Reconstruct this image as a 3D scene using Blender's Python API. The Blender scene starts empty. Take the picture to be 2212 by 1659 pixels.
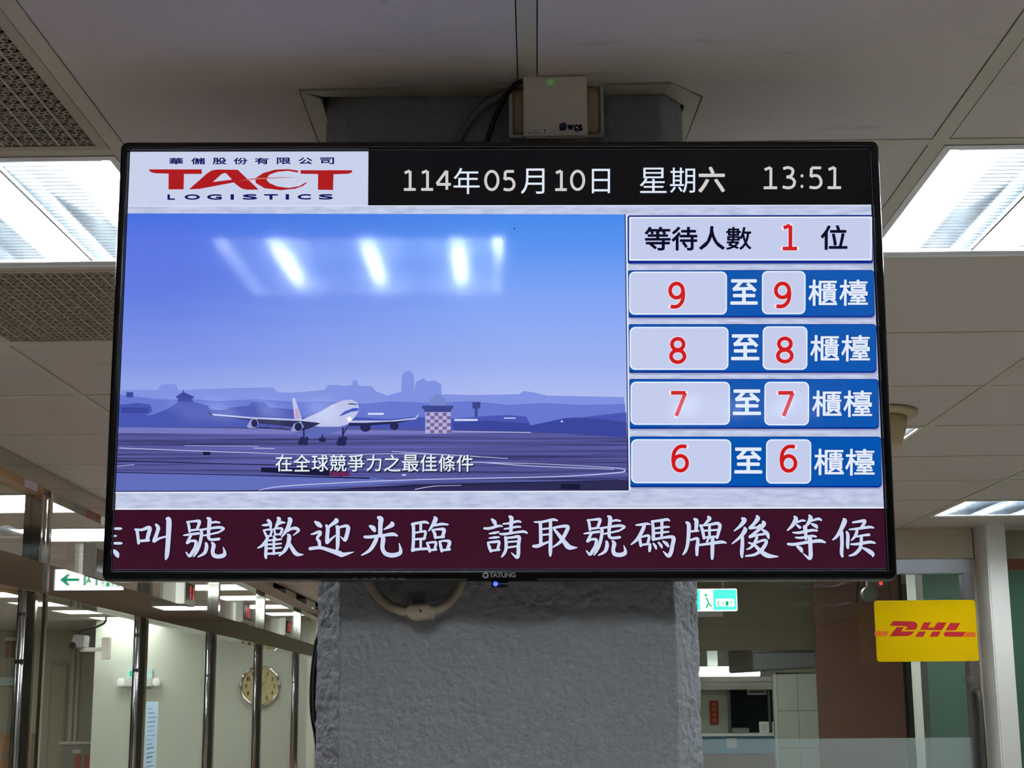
import bpy, bmesh, math, random
import numpy as np
from mathutils import Vector, Matrix, noise as mnoise

random.seed(7)
SC = bpy.context.scene
COL = SC.collection
R = math.radians

# ------------------------------------------------------------------ camera
IW, IH, FPX = 2212.0, 1659.0, 3300.0
PITCH, ROLL = R(11.53), R(0.45)
CAM = Vector((0, 0, 1.6))
FW = Vector((0, math.cos(PITCH), math.sin(PITCH)))
U0 = Vector((0, -math.sin(PITCH), math.cos(PITCH)))
R0 = Vector((1, 0, 0))
RT = R0 * math.cos(ROLL) - U0 * math.sin(ROLL)
UP = R0 * math.sin(ROLL) + U0 * math.cos(ROLL)
cam_d = bpy.data.cameras.new('camera')
cam_d.sensor_width = 36.0
cam_d.lens = 36.0 * FPX / IW
cam_d.clip_start = 0.05
cam_d.clip_end = 100
cam = bpy.data.objects.new('camera', cam_d)
COL.objects.link(cam)
rot = Matrix((RT, UP, -FW)).transposed()
cam.matrix_world = Matrix.Translation(CAM) @ rot.to_4x4()
SC.camera = cam

# ------------------------------------------------------------------ world, exposure
w = bpy.data.worlds.new('world')
SC.world = w
w.use_nodes = True
w.node_tree.nodes['Background'].inputs[0].default_value = (0.9, 0.95, 1.0, 1)
w.node_tree.nodes['Background'].inputs[1].default_value = 0.03
vs = SC.view_settings
vs.view_transform = 'Standard'
vs.look = 'None'
vs.gamma = 1.0
vs.use_curve_mapping = False
vs.exposure = 0.0
SC.cycles.max_bounces = 6
SC.cycles.diffuse_bounces = 3
SC.cycles.glossy_bounces = 4
SC.cycles.transparent_max_bounces = 14
TUBE = 132.0      # radiance of the bare fluorescent tubes
PANEL = 14.0      # radiance of the far diffusers

# ------------------------------------------------------------------ measuring helpers (a sight line met with a wall or the ceiling)
def ray(u, v):
    return FW + RT * ((u - IW / 2) / FPX) - UP * ((v - IH / 2) / FPX)
def onY(u, v, Y):
    r = ray(u, v); return CAM + r * (Y / r.y)
def onZ(u, v, Z):
    r = ray(u, v); return CAM + r * ((Z - CAM.z) / r.z)

# ------------------------------------------------------------------ materials
def lin(c):
    return tuple(((x / 255) / 12.92 if x / 255 <= 0.04045 else ((x / 255 + 0.055) / 1.055) ** 2.4) for x in c)

def M(name, col, rough=0.6, metal=0.0, var=0.06, scale=12.0, bump=0.0, bscale=150.0, spec=0.5, coat=0.0, emit=None, es=0.0):
    m = bpy.data.materials.new(name)
    m.use_nodes = True
    nt = m.node_tree
    b = nt.nodes['Principled BSDF']
    c = lin(col)
    tc = nt.nodes.new('ShaderNodeTexCoord')
    nz = nt.nodes.new('ShaderNodeTexNoise')
    nz.inputs['Scale'].default_value = scale
    nz.inputs['Detail'].default_value = 4
    nt.links.new(tc.outputs['Object'], nz.inputs['Vector'])
    mx = nt.nodes.new('ShaderNodeMix')
    mx.data_type = 'RGBA'
    mx.inputs['A'].default_value = tuple(x * (1 - var) for x in c) + (1,)
    mx.inputs['B'].default_value = tuple(min(1, x * (1 + var)) for x in c) + (1,)
    nt.links.new(nz.outputs['Fac'], mx.inputs['Factor'])
    nt.links.new(mx.outputs['Result'], b.inputs['Base Color'])
    b.inputs['Roughness'].default_value = rough
    b.inputs['Metallic'].default_value = metal
    b.inputs['Specular IOR Level'].default_value = spec
    b.inputs['Coat Weight'].default_value = coat
    if bump:
        n2 = nt.nodes.new('ShaderNodeTexNoise')
        n2.inputs['Scale'].default_value = bscale
        n2.inputs['Detail'].default_value = 6
        nt.links.new(tc.outputs['Object'], n2.inputs['Vector'])
        bp = nt.nodes.new('ShaderNodeBump')
        bp.inputs['Strength'].default_value = bump
        bp.inputs['Distance'].default_value = 0.002
        nt.links.new(n2.outputs['Fac'], bp.inputs['Height'])
        nt.links.new(bp.outputs['Normal'], b.inputs['Normal'])
    if emit:
        b.inputs['Emission Color'].default_value = lin(emit) + (1,)
        b.inputs['Emission Strength'].default_value = es
    return m

def screen_mat(name, col, es=1.0, big=False):
    """a patch of the lit television picture behind its glossy pane"""
    m = M(name, (4, 4, 5), rough=0.06, var=0.0, spec=0.5, emit=col, es=es)
    m.cycles.emission_sampling = 'AUTO' if big else 'NONE'      # small print is not worth a light sample
    return m

def glass_mat(name, tint, rough=0.0, extra=0.0):
    m = bpy.data.materials.new(name)
    m.use_nodes = True
    nt = m.node_tree
    nt.nodes.clear()
    out = nt.nodes.new('ShaderNodeOutputMaterial')
    tr = nt.nodes.new('ShaderNodeBsdfTransparent')
    tr.inputs[0].default_value = tint + (1,)
    gl = nt.nodes.new('ShaderNodeBsdfGlossy')
    gl.inputs['Roughness'].default_value = 0.02
    geo = nt.nodes.new('ShaderNodeNewGeometry')
    dt = nt.nodes.new('ShaderNodeVectorMath'); dt.operation = 'DOT_PRODUCT'
    nt.links.new(geo.outputs['Normal'], dt.inputs[0]); nt.links.new(geo.outputs['Incoming'], dt.inputs[1])
    ab = nt.nodes.new('ShaderNodeMath'); ab.operation = 'ABSOLUTE'
    nt.links.new(dt.outputs['Value'], ab.inputs[0])
    om = nt.nodes.new('ShaderNodeMath'); om.operation = 'SUBTRACT'
    om.inputs[0].default_value = 1.0
    nt.links.new(ab.outputs[0], om.inputs[1])
    pw = nt.nodes.new('ShaderNodeMath'); pw.operation = 'POWER'
    pw.inputs[1].default_value = 5.0
    nt.links.new(om.outputs[0], pw.inputs[0])
    fr = nt.nodes.new('ShaderNodeMath'); fr.operation = 'MULTIPLY_ADD'      # Schlick reflectance of one glass face
    nt.links.new(pw.outputs[0], fr.inputs[0]); fr.inputs[1].default_value = 0.7; fr.inputs[2].default_value = 0.035
    mx = nt.nodes.new('ShaderNodeMixShader')
    nt.links.new(fr.outputs[0], mx.inputs[0])
    nt.links.new(tr.outputs[0], mx.inputs[1])
    nt.links.new(gl.outputs[0], mx.inputs[2])
    last = mx
    if extra:                       # sandblasted film: part of the light is scattered
        df = nt.nodes.new('ShaderNodeBsdfTranslucent')
        df.inputs[0].default_value = (0.72, 0.80, 0.80, 1)
        dd = nt.nodes.new('ShaderNodeBsdfDiffuse')
        dd.inputs[0].default_value = (0.62, 0.70, 0.70, 1)
        m2 = nt.nodes.new('ShaderNodeMixShader')
        m2.inputs[0].default_value = 0.5
        nt.links.new(df.outputs[0], m2.inputs[1]); nt.links.new(dd.outputs[0], m2.inputs[2])
        m3 = nt.nodes.new('ShaderNodeMixShader')
        m3.inputs[0].default_value = extra
        nt.links.new(mx.outputs[0], m3.inputs[1]); nt.links.new(m2.outputs[0], m3.inputs[2])
        last = m3
    nt.links.new(last.outputs[0], out.inputs[0])
    return m

def emit_mat(name, col, es):
    m = M(name, (200, 200, 200), rough=0.5, var=0.0, emit=col, es=es)
    if name.startswith(('led', 'exit')):
        m.cycles.emission_sampling = 'NONE'
    return m

def stain_tile():
    """painted mineral board with faint grey smudges of its own"""
    m = M('ceiling_board', (196, 186, 181), rough=0.75, var=0.03, scale=3.0, bump=0.12, bscale=220)
    nt = m.node_tree
    b = nt.nodes['Principled BSDF']
    src = b.inputs['Base Color'].links[0].from_socket
    geo = nt.nodes.new('ShaderNodeNewGeometry')
    mp = nt.nodes.new('ShaderNodeMapping')
    mp.inputs['Scale'].default_value = (3.0, 11.0, 3.0)
    mp.inputs['Rotation'].default_value = (0, 0, 0.25)
    nt.links.new(geo.outputs['Position'], mp.inputs['Vector'])
    nz = nt.nodes.new('ShaderNodeTexNoise')
    nz.inputs['Scale'].default_value = 2.6
    nz.inputs['Detail'].default_value = 7
    nz.inputs['Roughness'].default_value = 0.65
    nt.links.new(mp.outputs[0], nz.inputs['Vector'])
    rp = nt.nodes.new('ShaderNodeValToRGB')
    rp.color_ramp.elements[0].position = 0.61
    rp.color_ramp.elements[0].color = (0, 0, 0, 1)
    rp.color_ramp.elements[1].position = 0.72
    rp.color_ramp.elements[1].color = (0.30, 0.30, 0.30, 1)
    nt.links.new(nz.outputs['Fac'], rp.inputs['Fac'])
    mx = nt.nodes.new('ShaderNodeMix')
    mx.data_type = 'RGBA'
    nt.links.new(rp.outputs['Color'], mx.inputs['Factor'])
    nt.links.new(src, mx.inputs['A'])
    mx.inputs['B'].default_value = lin((105, 98, 92)) + (1,)
    nt.links.new(mx.outputs['Result'], b.inputs['Base Color'])
    return m

MT = dict(
    tile=stain_tile(),
    runner=M('runner_paint', (186, 180, 164), rough=0.45, var=0.04, scale=4),
    grille=M('grille_paint', (170, 160, 143), rough=0.5, var=0.05, scale=6),
    dark=M('plenum_dark', (14, 13, 12), rough=0.9),
    slab=M('ceiling_far_board', (190, 178, 170), rough=0.75, var=0.03, scale=2),
    floor=M('floor_vinyl', (168, 160, 150), rough=0.35, var=0.08, scale=5),
    wall=M('wall_paint_cream', (204, 206, 190), rough=0.7, var=0.03, scale=3, bump=0.05),
    wall_beige=M('wall_paint_beige', (196, 182, 158), rough=0.7, var=0.03, scale=3, bump=0.05),
    wall_white=M('wall_paint_white', (222, 220, 212), rough=0.6, var=0.02, scale=3),
    wall_olive=M('wall_paint_olive', (170, 163, 142), rough=0.7, var=0.03, scale=2),
    stucco=M('stucco_paint', (147, 151, 156), rough=0.40, var=0.08, scale=60, bump=0.8, bscale=230, spec=0.6),
    trim=M('trim_angle', (176, 172, 152), rough=0.5, var=0.05, scale=9),
    fixture=M('fixture_enamel', (232, 234, 234), rough=0.35, var=0.01),
    reflector=M('reflector_aluminium', (226, 230, 232), rough=0.22, metal=1.0, var=0.02),
    blade=M('louver_aluminium', (200, 205, 209), rough=0.10, metal=1.0, var=0.02),
    tube=emit_mat('fluorescent_tube', (240, 248, 255), TUBE),
    panel=emit_mat('light_diffuser', (250, 253, 255), PANEL),
    panel_dim=emit_mat('hall_diffuser', (248, 252, 255), 16.0),  # emission of the fill panels added in the hall
    steel=M('polished_steel', (222, 216, 208), rough=0.07, metal=1.0, var=0.05, scale=3),
    steel_beam=M('polished_steel_beam', (196, 190, 180), rough=0.02, metal=1.0, var=0.06, scale=2.5),
    steel_satin=M('satin_steel', (190, 190, 194), rough=0.22, metal=1.0, var=0.04),
    alu=M('door_frame_aluminium', (150, 148, 148), rough=0.3, metal=0.9, var=0.08, scale=9),
    wood=M('wood_strip', (176, 130, 88), rough=0.45, var=0.15, scale=8),
    wood_brown=M('wood_panel_brown', (136, 88, 62), rough=0.35, var=0.08, scale=2.5),
    glass=glass_mat('clear_glass', (0.90, 0.94, 0.91)),
    glass_green=glass_mat('green_glass', (0.72, 0.84, 0.78)),
    glass_frost=glass_mat('frosted_glass', (0.84, 0.90, 0.89), extra=0.24),
    black_gloss=M('black_gloss_plastic', (7, 7, 9), rough=0.16, var=0.0, spec=0.5),
    black=M('black_plastic', (14, 14, 15), rough=0.5, var=0.05),
    cable=M('cable_black', (16, 16, 17), rough=0.45),
    conduit=M('conduit_beige', (166, 154, 136), rough=0.55, var=0.06, scale=30),
    ivory=M('ivory_plastic', (222, 212, 200), rough=0.45, var=0.02),
    ivory_dark=M('ivory_aged_plastic', (172, 152, 116), rough=0.3, var=0.04),
    ivory_frame=M('outlet_frame', (196, 194, 186), rough=0.45, var=0.02),
    logo_blue=M('logo_blue_print', (22, 44, 110), rough=0.5, var=0.0),
    logo_white=M('logo_white_print', (220, 222, 224), rough=0.4, var=0.0),
    print_dark=M('print_dark', (44, 40, 36), rough=0.6, var=0.0),
    badge=M('badge_silver', (214, 216, 218), rough=0.3, metal=0.2, var=0.0),
    speaker=M('speaker_beige', (186, 166, 130), rough=0.5, var=0.03),
    yellow=M('sign_yellow_acrylic', (204, 168, 3), rough=0.06, var=0.02, coat=0.3),
    sign_red=M('sign_red_film', (158, 20, 32), rough=0.3, var=0.02),
    sign_orange=M('sign_orange_film', (206, 96, 22), rough=0.3, var=0.02),
    clock_face=M('clock_face_tan', (206, 184, 128), rough=0.5, var=0.05),
    chrome=M('chrome', (226, 222, 210), rough=0.08, metal=1.0, var=0.02),
    paper_blue=M('notice_blue', (186, 212, 224), rough=0.6, var=0.08, scale=30),
    paper=M('paper_white', (228, 226, 224), rough=0.7, var=0.03),
    paper_lilac=M('paper_lilac', (206, 196, 214), rough=0.7, var=0.03),
    red_paper=M('scroll_red', (176, 34, 30), rough=0.6, var=0.08, scale=15),
    blue_panel=M('counter_blue', (104, 160, 196), rough=0.5, var=0.08, scale=5),
    grey_box=M('enamel_grey', (130, 130, 128), rough=0.5, var=0.05),
    green_em=emit_mat('exit_green', (0, 226, 184), 1.5),
    green_ink=M('exit_green_ink', (0, 160, 110), rough=0.4, var=0.0, emit=(0, 178, 124), es=0.9),
    white_em=emit_mat('exit_white', (250, 252, 255), 1.0),
    led_red=emit_mat('led_red', (255, 24, 34), 1.5),
    led_blue=emit_mat('led_blue', (40, 60, 255), 3.0),
    led_green=M('led_green_glow', (120, 158, 112), rough=0.5, var=0.0, emit=(40, 140, 60), es=0.08),
)

# ------------------------------------------------------------------ object helpers
def link(name, mesh, mat=None, parent=None):
    o = bpy.data.objects.new(name, mesh)
    COL.objects.link(o)
    if mat is not None and mesh is not None and not mesh.materials:
        mesh.materials.append(MT[mat] if isinstance(mat, str) else mat)
    if parent is not None:
        o.parent = parent
    return o

def tag(o, label, cat, group=None, kind=None):
    o['label'] = label
    if kind:
        o['kind'] = kind
    if cat:
        o['category'] = cat
    if group:
        o['group'] = group
    return o

def struct(o, label=None):
    o['kind'] = 'structure'
    if label:
        o['label'] = label
    return o

def thing(name, label, cat, loc=(0, 0, 0), rot=(0, 0, 0), group=None):
    o = bpy.data.objects.new(name, None)
    o.empty_display_size = 0.05
    COL.objects.link(o)
    o.location = loc
    o.rotation_euler = rot
    return tag(o, label, cat, group)

def copy_tree(o, parent=None):
    c = o.copy()
    COL.objects.link(c)
    c.parent = parent
    for ch in list(o.children):
        copy_tree(ch, c)
    return c

class MB:
    """collects plain faces into one mesh"""
    def __init__(s):
        s.v, s.f = [], []
    def add(s, vs, fs):
        b = len(s.v)
        s.v += [tuple(x) for x in vs]
        s.f += [tuple(i + b for i in q) for q in fs]
        return s
    def box(s, x0, x1, y0, y1, z0, z1):
        return s.add([(x0, y0, z0), (x1, y0, z0), (x1, y1, z0), (x0, y1, z0), (x0, y0, z1), (x1, y0, z1), (x1, y1, z1), (x0, y1, z1)],
                     [(0, 3, 2, 1), (4, 5, 6, 7), (0, 1, 5, 4), (1, 2, 6, 5), (2, 3, 7, 6), (3, 0, 4, 7)])
    def prism(s, pts, z0, z1):
        n = len(pts)
        vs = [(x, y, z0) for x, y in pts] + [(x, y, z1) for x, y in pts]
        fs = [tuple(range(n - 1, -1, -1)), tuple(range(n, 2 * n))] + [(i, (i + 1) % n, n + (i + 1) % n, n + i) for i in range(n)]
        return s.add(vs, fs)
    def slab_y(s, pts, y0, y1):
        """an outline in x,z given thickness along y"""
        n = len(pts)
        vs = [(x, y0, z) for x, z in pts] + [(x, y1, z) for x, z in pts]
        fs = [tuple(range(n)), tuple(range(2 * n - 1, n - 1, -1))] + [(i, n + i, n + (i + 1) % n, (i + 1) % n) for i in range(n)]
        return s.add(vs, fs)
    def lathe(s, prof, n=32, axis='z', cap=True):
        vs, fs = [], []
        for r, h in prof:
            for i in range(n):
                a = 2 * math.pi * i / n
                p = (r * math.cos(a), r * math.sin(a), h)
                if axis == 'y':
                    p = (p[0], h, p[1])
                vs.append(p)
        for k in range(len(prof) - 1):
            for i in range(n):
                j = (i + 1) % n
                fs.append((k * n + i, k * n + j, (k + 1) * n + j, (k + 1) * n + i))
        if cap:
            fs.append(tuple(range(n - 1, -1, -1)))
            fs.append(tuple((len(prof) - 1) * n + i for i in range(n)))
        return s.add(vs, fs)
    def tube(s, pts, r, n=10):
        pts = [Vector(p) for p in pts]
        vs, fs = [], []
        for k, p in enumerate(pts):
            a = pts[max(0, k - 1)]
            b = pts[min(len(pts) - 1, k + 1)]
            d = (b - a).normalized()
            ref = Vector((0, 1, 0)) if abs(d.y) < 0.9 else Vector((1, 0, 0))
            e1 = d.cross(ref).normalized()
            e2 = d.cross(e1)
            for i in range(n):
                t = 2 * math.pi * i / n
                vs.append(p + (e1 * math.cos(t) + e2 * math.sin(t)) * r)
        for k in range(len(pts) - 1):
            for i in range(n):
                j = (i + 1) % n
                fs.append((k * n + i, k * n + j, (k + 1) * n + j, (k + 1) * n + i))
        fs.append(tuple(range(n - 1, -1, -1)))
        fs.append(tuple((len(pts) - 1) * n + i for i in range(n)))
        return s.add(vs, fs)
    def mesh(s, name, bevel=0.0, smooth=False, seg=2):
        me = bpy.data.meshes.new(name)
        me.from_pydata(s.v, [], s.f)
        bm = bmesh.new()
        bm.from_mesh(me)
        if bevel:
            bmesh.ops.remove_doubles(bm, verts=bm.verts, dist=1e-6)
            bmesh.ops.bevel(bm, geom=list(bm.edges), offset=bevel, segments=seg, affect='EDGES', clamp_overlap=True)
        bmesh.ops.recalc_face_normals(bm, faces=bm.faces)
        bm.to_mesh(me)
        bm.free()
        if smooth:
            for p in me.polygons:
                p.use_smooth = True
        return me
    def build(s, name, mat, parent=None, bevel=0.0, smooth=False, seg=2):
        return link(name, s.mesh(name, bevel, smooth, seg), mat, parent)

def smooth_path(pts, n=8):
    """Catmull-Rom through points of any dimension"""
    P = [np.array(p, float) for p in pts]
    if len(P) < 3:
        return P
    out = []
    for i in range(len(P) - 1):
        p0 = P[max(0, i - 1)]; p1 = P[i]; p2 = P[i + 1]; p3 = P[min(len(P) - 1, i + 2)]
        for k in range(n):
            t = k / n
            out.append(0.5 * ((2 * p1) + (-p0 + p2) * t + (2 * p0 - 5 * p1 + 4 * p2 - p3) * t * t + (-p0 + 3 * p1 - 3 * p2 + p3) * t ** 3))
    out.append(P[-1])
    return out

# ------------------------------------------------------------------ flat lettering helpers (outlines in a drawing plane)
_glyph = {}
def glyph(ch):
    if ch not in _glyph:
        c = bpy.data.curves.new('glyph', 'FONT')
        c.body = ch
        c.size = 1.0
        c.resolution_u = 3
        o = bpy.data.objects.new('glyph', c)
        COL.objects.link(o)
        dg = bpy.context.evaluated_depsgraph_get()
        me = bpy.data.meshes.new_from_object(o.evaluated_get(dg))
        v = np.array([(p.co.x, p.co.y) for p in me.vertices]) if len(me.vertices) else np.zeros((1, 2))
        f = [tuple(p.vertices) for p in me.polygons]
        mn, mx = v.min(0), v.max(0)
        v = (v - mn) / np.maximum(mx - mn, 1e-6)
        v[:, 1] = 1 - v[:, 1]
        bpy.data.objects.remove(o)
        bpy.data.curves.remove(c)
        bpy.data.meshes.remove(me)
        _glyph[ch] = (v, f)
    return _glyph[ch]

class Flat:
    """flat print: everything is drawn in a 2-D sheet, then placed by a mapping to 3-D"""
    def __init__(s):
        s.v, s.f, s.cut = [], [], []
    def mark(s):
        """what follows is a piece of its own"""
        s.cut.append(len(s.f))
        return s
    def poly(s, pts):
        b = len(s.v)
        s.v += [(float(p[0]), float(p[1])) for p in pts]
        s.f.append(tuple(range(b, b + len(pts))))
        return s
    def rect(s, x0, y0, x1, y1):
        return s.poly([(x0, y0), (x1, y0), (x1, y1), (x0, y1)])
    def ell(s, cx, cy, rx, ry, n=20, a0=0.0):
        return s.poly([(cx + rx * math.cos(a0 + 2 * math.pi * i / n), cy + ry * math.sin(a0 + 2 * math.pi * i / n)) for i in range(n)])
    def rrect(s, x0, y0, x1, y1, r, n=6):
        pts = []
        for cx, cy, a in ((x1 - r, y0 + r, -90), (x1 - r, y1 - r, 0), (x0 + r, y1 - r, 90), (x0 + r, y0 + r, 180)):
            for i in range(n + 1):
                t = R(a + 90 * i / n)
                pts.append((cx + r * math.cos(t), cy + r * math.sin(t)))
        return s.poly(pts)
    def char(s, ch, x0, y0, x1, y1, bold=0.0):
        v, f = glyph(ch)
        s.mark()
        offs = [(0, 0)]
        if bold:
            offs += [(bold * math.cos(a), bold * math.sin(a)) for a in [i * math.pi / 4 for i in range(8)]]
        for dx, dy in offs:
            b = len(s.v)
            s.v += [(x0 + p[0] * (x1 - x0) + dx, y0 + p[1] * (y1 - y0) + dy) for p in v]
            s.f += [tuple(i + b for i in q) for q in f]
        return s
    def stroke(s, pts, grow=0.0, smooth=True, n=6, caps=True):
        """brush stroke through (x, y, width) points"""
        P = smooth_path(pts, n) if smooth else [np.array(p, float) for p in pts]
        L, Rr = [], []
        for k in range(len(P)):
            a = P[max(0, k - 1)][:2]; b = P[min(len(P) - 1, k + 1)][:2]
            d = b - a
            d = d / (np.linalg.norm(d) + 1e-9)
            nn = np.array([-d[1], d[0]])
            h = max(1e-5, P[k][2]) / 2 + grow
            L.append(P[k][:2] + nn * h); Rr.append(P[k][:2] - nn * h)
        for k in range(len(P) - 1):
            s.poly([L[k], L[k + 1], Rr[k + 1], Rr[k]])
        if caps:
            ends = [P[0], P[-1]] if smooth else P
            for e in ends:
                h = max(1e-5, e[2]) / 2 + grow
                s.ell(e[0], e[1], h, h, 10)
        return s
    def ring(s, cx, cy, rx, ry, w, n=28):
        for i in range(n):
            a, b = 2 * math.pi * i / n, 2 * math.pi * (i + 1) / n
            q = []
            for t, k in ((a, 0.5), (b, 0.5), (b, -0.5), (a, -0.5)):
                q.append((cx + (rx + k * w) * math.cos(t), cy + (ry + k * w) * math.sin(t)))
            s.poly(q)
        return s
    def build(s, name, mat, parent, mapping, flip=False):
        cuts = sorted(set([0] + s.cut + [len(s.f)]))
        V = [mapping(x, y) for x, y in s.v]
        last = None
        for a, b in zip(cuts[:-1], cuts[1:]):
            F_ = s.f[a:b]
            used = sorted({i for q in F_ for i in q})
            ix = {i: k for k, i in enumerate(used)}
            me = bpy.data.meshes.new(name)
            me.from_pydata([V[i] for i in used], [], [tuple(ix[i] for i in q) for q in F_])
            me.update()
            last = link(name, me, mat, parent)
        return last

DIG = {
    '1': [[(0.10, .13), (.34, .07), (.52, .02)], [(.55, .03), (.55, .97)], [(.04, .965), (1.0, .965)]],
    '4': [[(.70, .03), (.05, .69)], [(.05, .71), (1.0, .71)], [(.73, .02), (.73, .98)]],
    '5': [[(.20, .05), (.93, .05)], [(.20, .05), (.15, .46)], 'S', [(.15, .46), (.42, .40), (.75, .45), (.93, .65), (.88, .84), (.66, .95), (.36, .97), (.05, .93)]],
    '3': ['S', [(.08, .09), (.40, .03), (.74, .10), (.80, .26), (.64, .42), (.32, .47)], 'S', [(.32, .47), (.70, .51), (.93, .69), (.80, .90), (.45, .97), (.04, .92)]],
    '7': [[(.02, .04), (.96, .04)], [(.94, .04), (.36, .98)]],
    '0': ['E', (.5, .5, .44, .46)],
    '9': ['E', (.5, .32, .42, .285), 'S', [(.92, .32), (.94, .50), (.86, .76), (.62, .93), (.36, .97), (.12, .95)]],
    '6': ['E', (.5, .68, .42, .285), 'S', [(.08, .68), (.06, .50), (.14, .24), (.38, .07), (.64, .03), (.88, .05)]],
    '8': ['E', (.5, .26, .38, .22), 'E', (.5, .735, .44, .235)],
    ':': ['D', (.5, .14, .40, .11), 'D', (.5, .86, .40, .11)],
}
def digit(F, ch, x0, y0, x1, y1, wd, grow=0.0):
    seq = DIG[ch]
    mode = None
    F.mark()
    W_, H_ = x1 - x0, y1 - y0
    for it in seq:
        if isinstance(it, str):
            mode = it
            continue
        if mode == 'E':
            F.ring(x0 + it[0] * W_, y0 + it[1] * H_, it[2] * W_, it[3] * H_, wd + 2 * grow)
        elif mode == 'D':
            F.ell(x0 + it[0] * W_, y0 + it[1] * H_, it[2] * W_ + grow, it[3] * H_ + grow)
        else:
            F.stroke([(x0 + p[0] * W_, y0 + p[1] * H_, wd) for p in it], grow=grow, smooth=(mode == 'S'), caps=(mode == 'S' and len(it) > 3 and grow > 0) or grow > 0)
        mode = None

# ================================================================== STRUCTURE
ZC = 2.395                                    # underside of the ceiling
GX, GY, G0, GYAW = 0.605, 0.618, 0.027, R(-0.8)
YR = 2.147                                    # a cross runner passes here
def partX(Y):                                 # line of the counter glazing
    return -1.641 - 0.02013 * (Y - 4.983)

fl = MB().box(-9, 7, -7, 24, -0.05, 0).build('floor', 'floor')
struct(fl)

cl = MB().box(-9, 7, -9.2, 22, ZC + 0.13, ZC + 0.18).build('ceiling', 'dark')
cl.location = (0, YR, 0)
cl.rotation_euler = (0, 0, GYAW)
struct(cl)

def gx(k): return G0 + GX * k
def gy(j): return GY * j
FIX = [(-2, 0), (1, 0), (1, 4), (-2, 4), (-2, 8), (3, 7), (-1, -3), (2, -3), (1, -7), (-2, -7), (4, -2), (3, 2)]
GRL = [(-2, -1), (-2, 1)]
# column opening in grid coordinates
def to_grid(x, Y):
    c, s_ = math.cos(-GYAW), math.sin(-GYAW)
    dx, dy = x, Y - YR
    return (c * dx - s_ * dy, s_ * dx + c * dy)
NL, NR, NC = to_grid(-0.2825, 1.9200), to_grid(0.2140, 1.9060), to_grid(0.2625, 1.9570)
NBL, NBR = to_grid(-0.2810, YR), to_grid(0.2580, YR)
OP = (NBL[0], NBR[0], NL[1], 2.50 - YR)
RW, GAP = 0.024, 0.0015
tile_me = MB().box(-GX / 2 + RW / 2 + GAP, GX / 2 - RW / 2 - GAP, -GY / 2 + RW / 2 + GAP, GY / 2 - RW / 2 - GAP, ZC + 0.0012, ZC + 0.014).mesh('ceiling_tile')
tile_me.materials.append(MT['tile'])
for j in range(-8, 9):
    for k in range(-4, 6):
        if (k, j) in FIX or (k, j) in GRL:
            continue
        x0, x1 = gx(k) + RW / 2 + GAP, gx(k + 1) - RW / 2 - GAP
        y0, y1 = gy(j) + RW / 2 + GAP, gy(j + 1) - RW / 2 - GAP
        if k in (-1, 0) and j in (-1, 0):
            if (k, j) == (-1, -1):
                ym = NL[1] + (NR[1] - NL[1]) * (x1 - NL[0]) / (NR[0] - NL[0])
                pts = [(x0, y0), (x1, y0), (x1, ym), NL, (NBL[0], y1), (x0, y1)]
            elif (k, j) == (0, -1):           # cut on the skew at the corner, like the trim
                ym = NL[1] + (NR[1] - NL[1]) * (x0 - NL[0]) / (NR[0] - NL[0])
                pts = [(x0, y0), (x1, y0), (x1, y1), (NBR[0], y1), NC, NR, (x0, ym)]
            elif (k, j) == (-1, 0):
                pts = [(x0, y0), (OP[0], y0), (OP[0], OP[3]), (x1, OP[3]), (x1, y1), (x0, y1)]
            else:
                pts = [(OP[1], y0), (x1, y0), (x1, y1), (x0, y1), (x0, OP[3]), (OP[1], OP[3])]
            MB().prism(pts, ZC + 0.0012, ZC + 0.014).build('ceiling_tile', 'tile', cl)
        elif k <= -3:
            Ya, Yb = YR + y0, YR + y1
            xa = partX(Ya) - 0.075 - y0 * math.sin(0.8 * math.pi / 180)
            if xa > x1 - 0.02:
                continue
            xa = max(xa, x0)
            MB().prism([(xa, y0), (x1, y0), (x1, y1), (xa - 0.02, y1)], ZC + 0.0012, ZC + 0.014).build('ceiling_tile', 'tile', cl)
        else:
            o = link('ceiling_tile', tile_me, None, cl)
            o.location = ((gx(k) + gx(k + 1)) / 2 + random.uniform(-.0012, .0012), (gy(j) + gy(j + 1)) / 2 + random.uniform(-.0015, .0015), random.uniform(0, 0.0012))
# runners: the long ones along the room, the short ones across
for k in range(-3, 7):
    spans = [(gy(-8), gy(9))] if k != 0 else [(gy(-8), OP[2]), (OP[3], gy(9))]
    for a, b in spans:
        if k == -3:
            b = gy(9)
        MB().box(gx(k) - RW / 2, gx(k) + RW / 2, a, b, ZC, ZC + 0.003).box(gx(k) - .002, gx(k) + .002, a, b, ZC + .003, ZC + .035).build('ceiling_runner', 'runner', cl)
run_me = MB().box(-GX / 2 + RW / 2, GX / 2 - RW / 2, -RW / 2, RW / 2, ZC + 0.0004, ZC + 0.003).mesh('ceiling_cross_runner')
run_me.materials.append(MT['runner'])
for j in range(-8, 10):
    for k in range(-3, 6):
        if j == 0 and k in (-1, 0):
            a, b = (gx(-1) + RW / 2, OP[0]) if k == -1 else (OP[1], gx(1) - RW / 2)
            MB().box(a, b, -RW / 2, RW / 2, ZC + 0.0004, ZC + 0.003).build('ceiling_cross_runner', 'runner', cl)
            continue
        o = link('ceiling_cross_runner', run_me, None, cl)
        o.location = ((gx(k) + gx(k + 1)) / 2, gy(j), 0)

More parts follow.
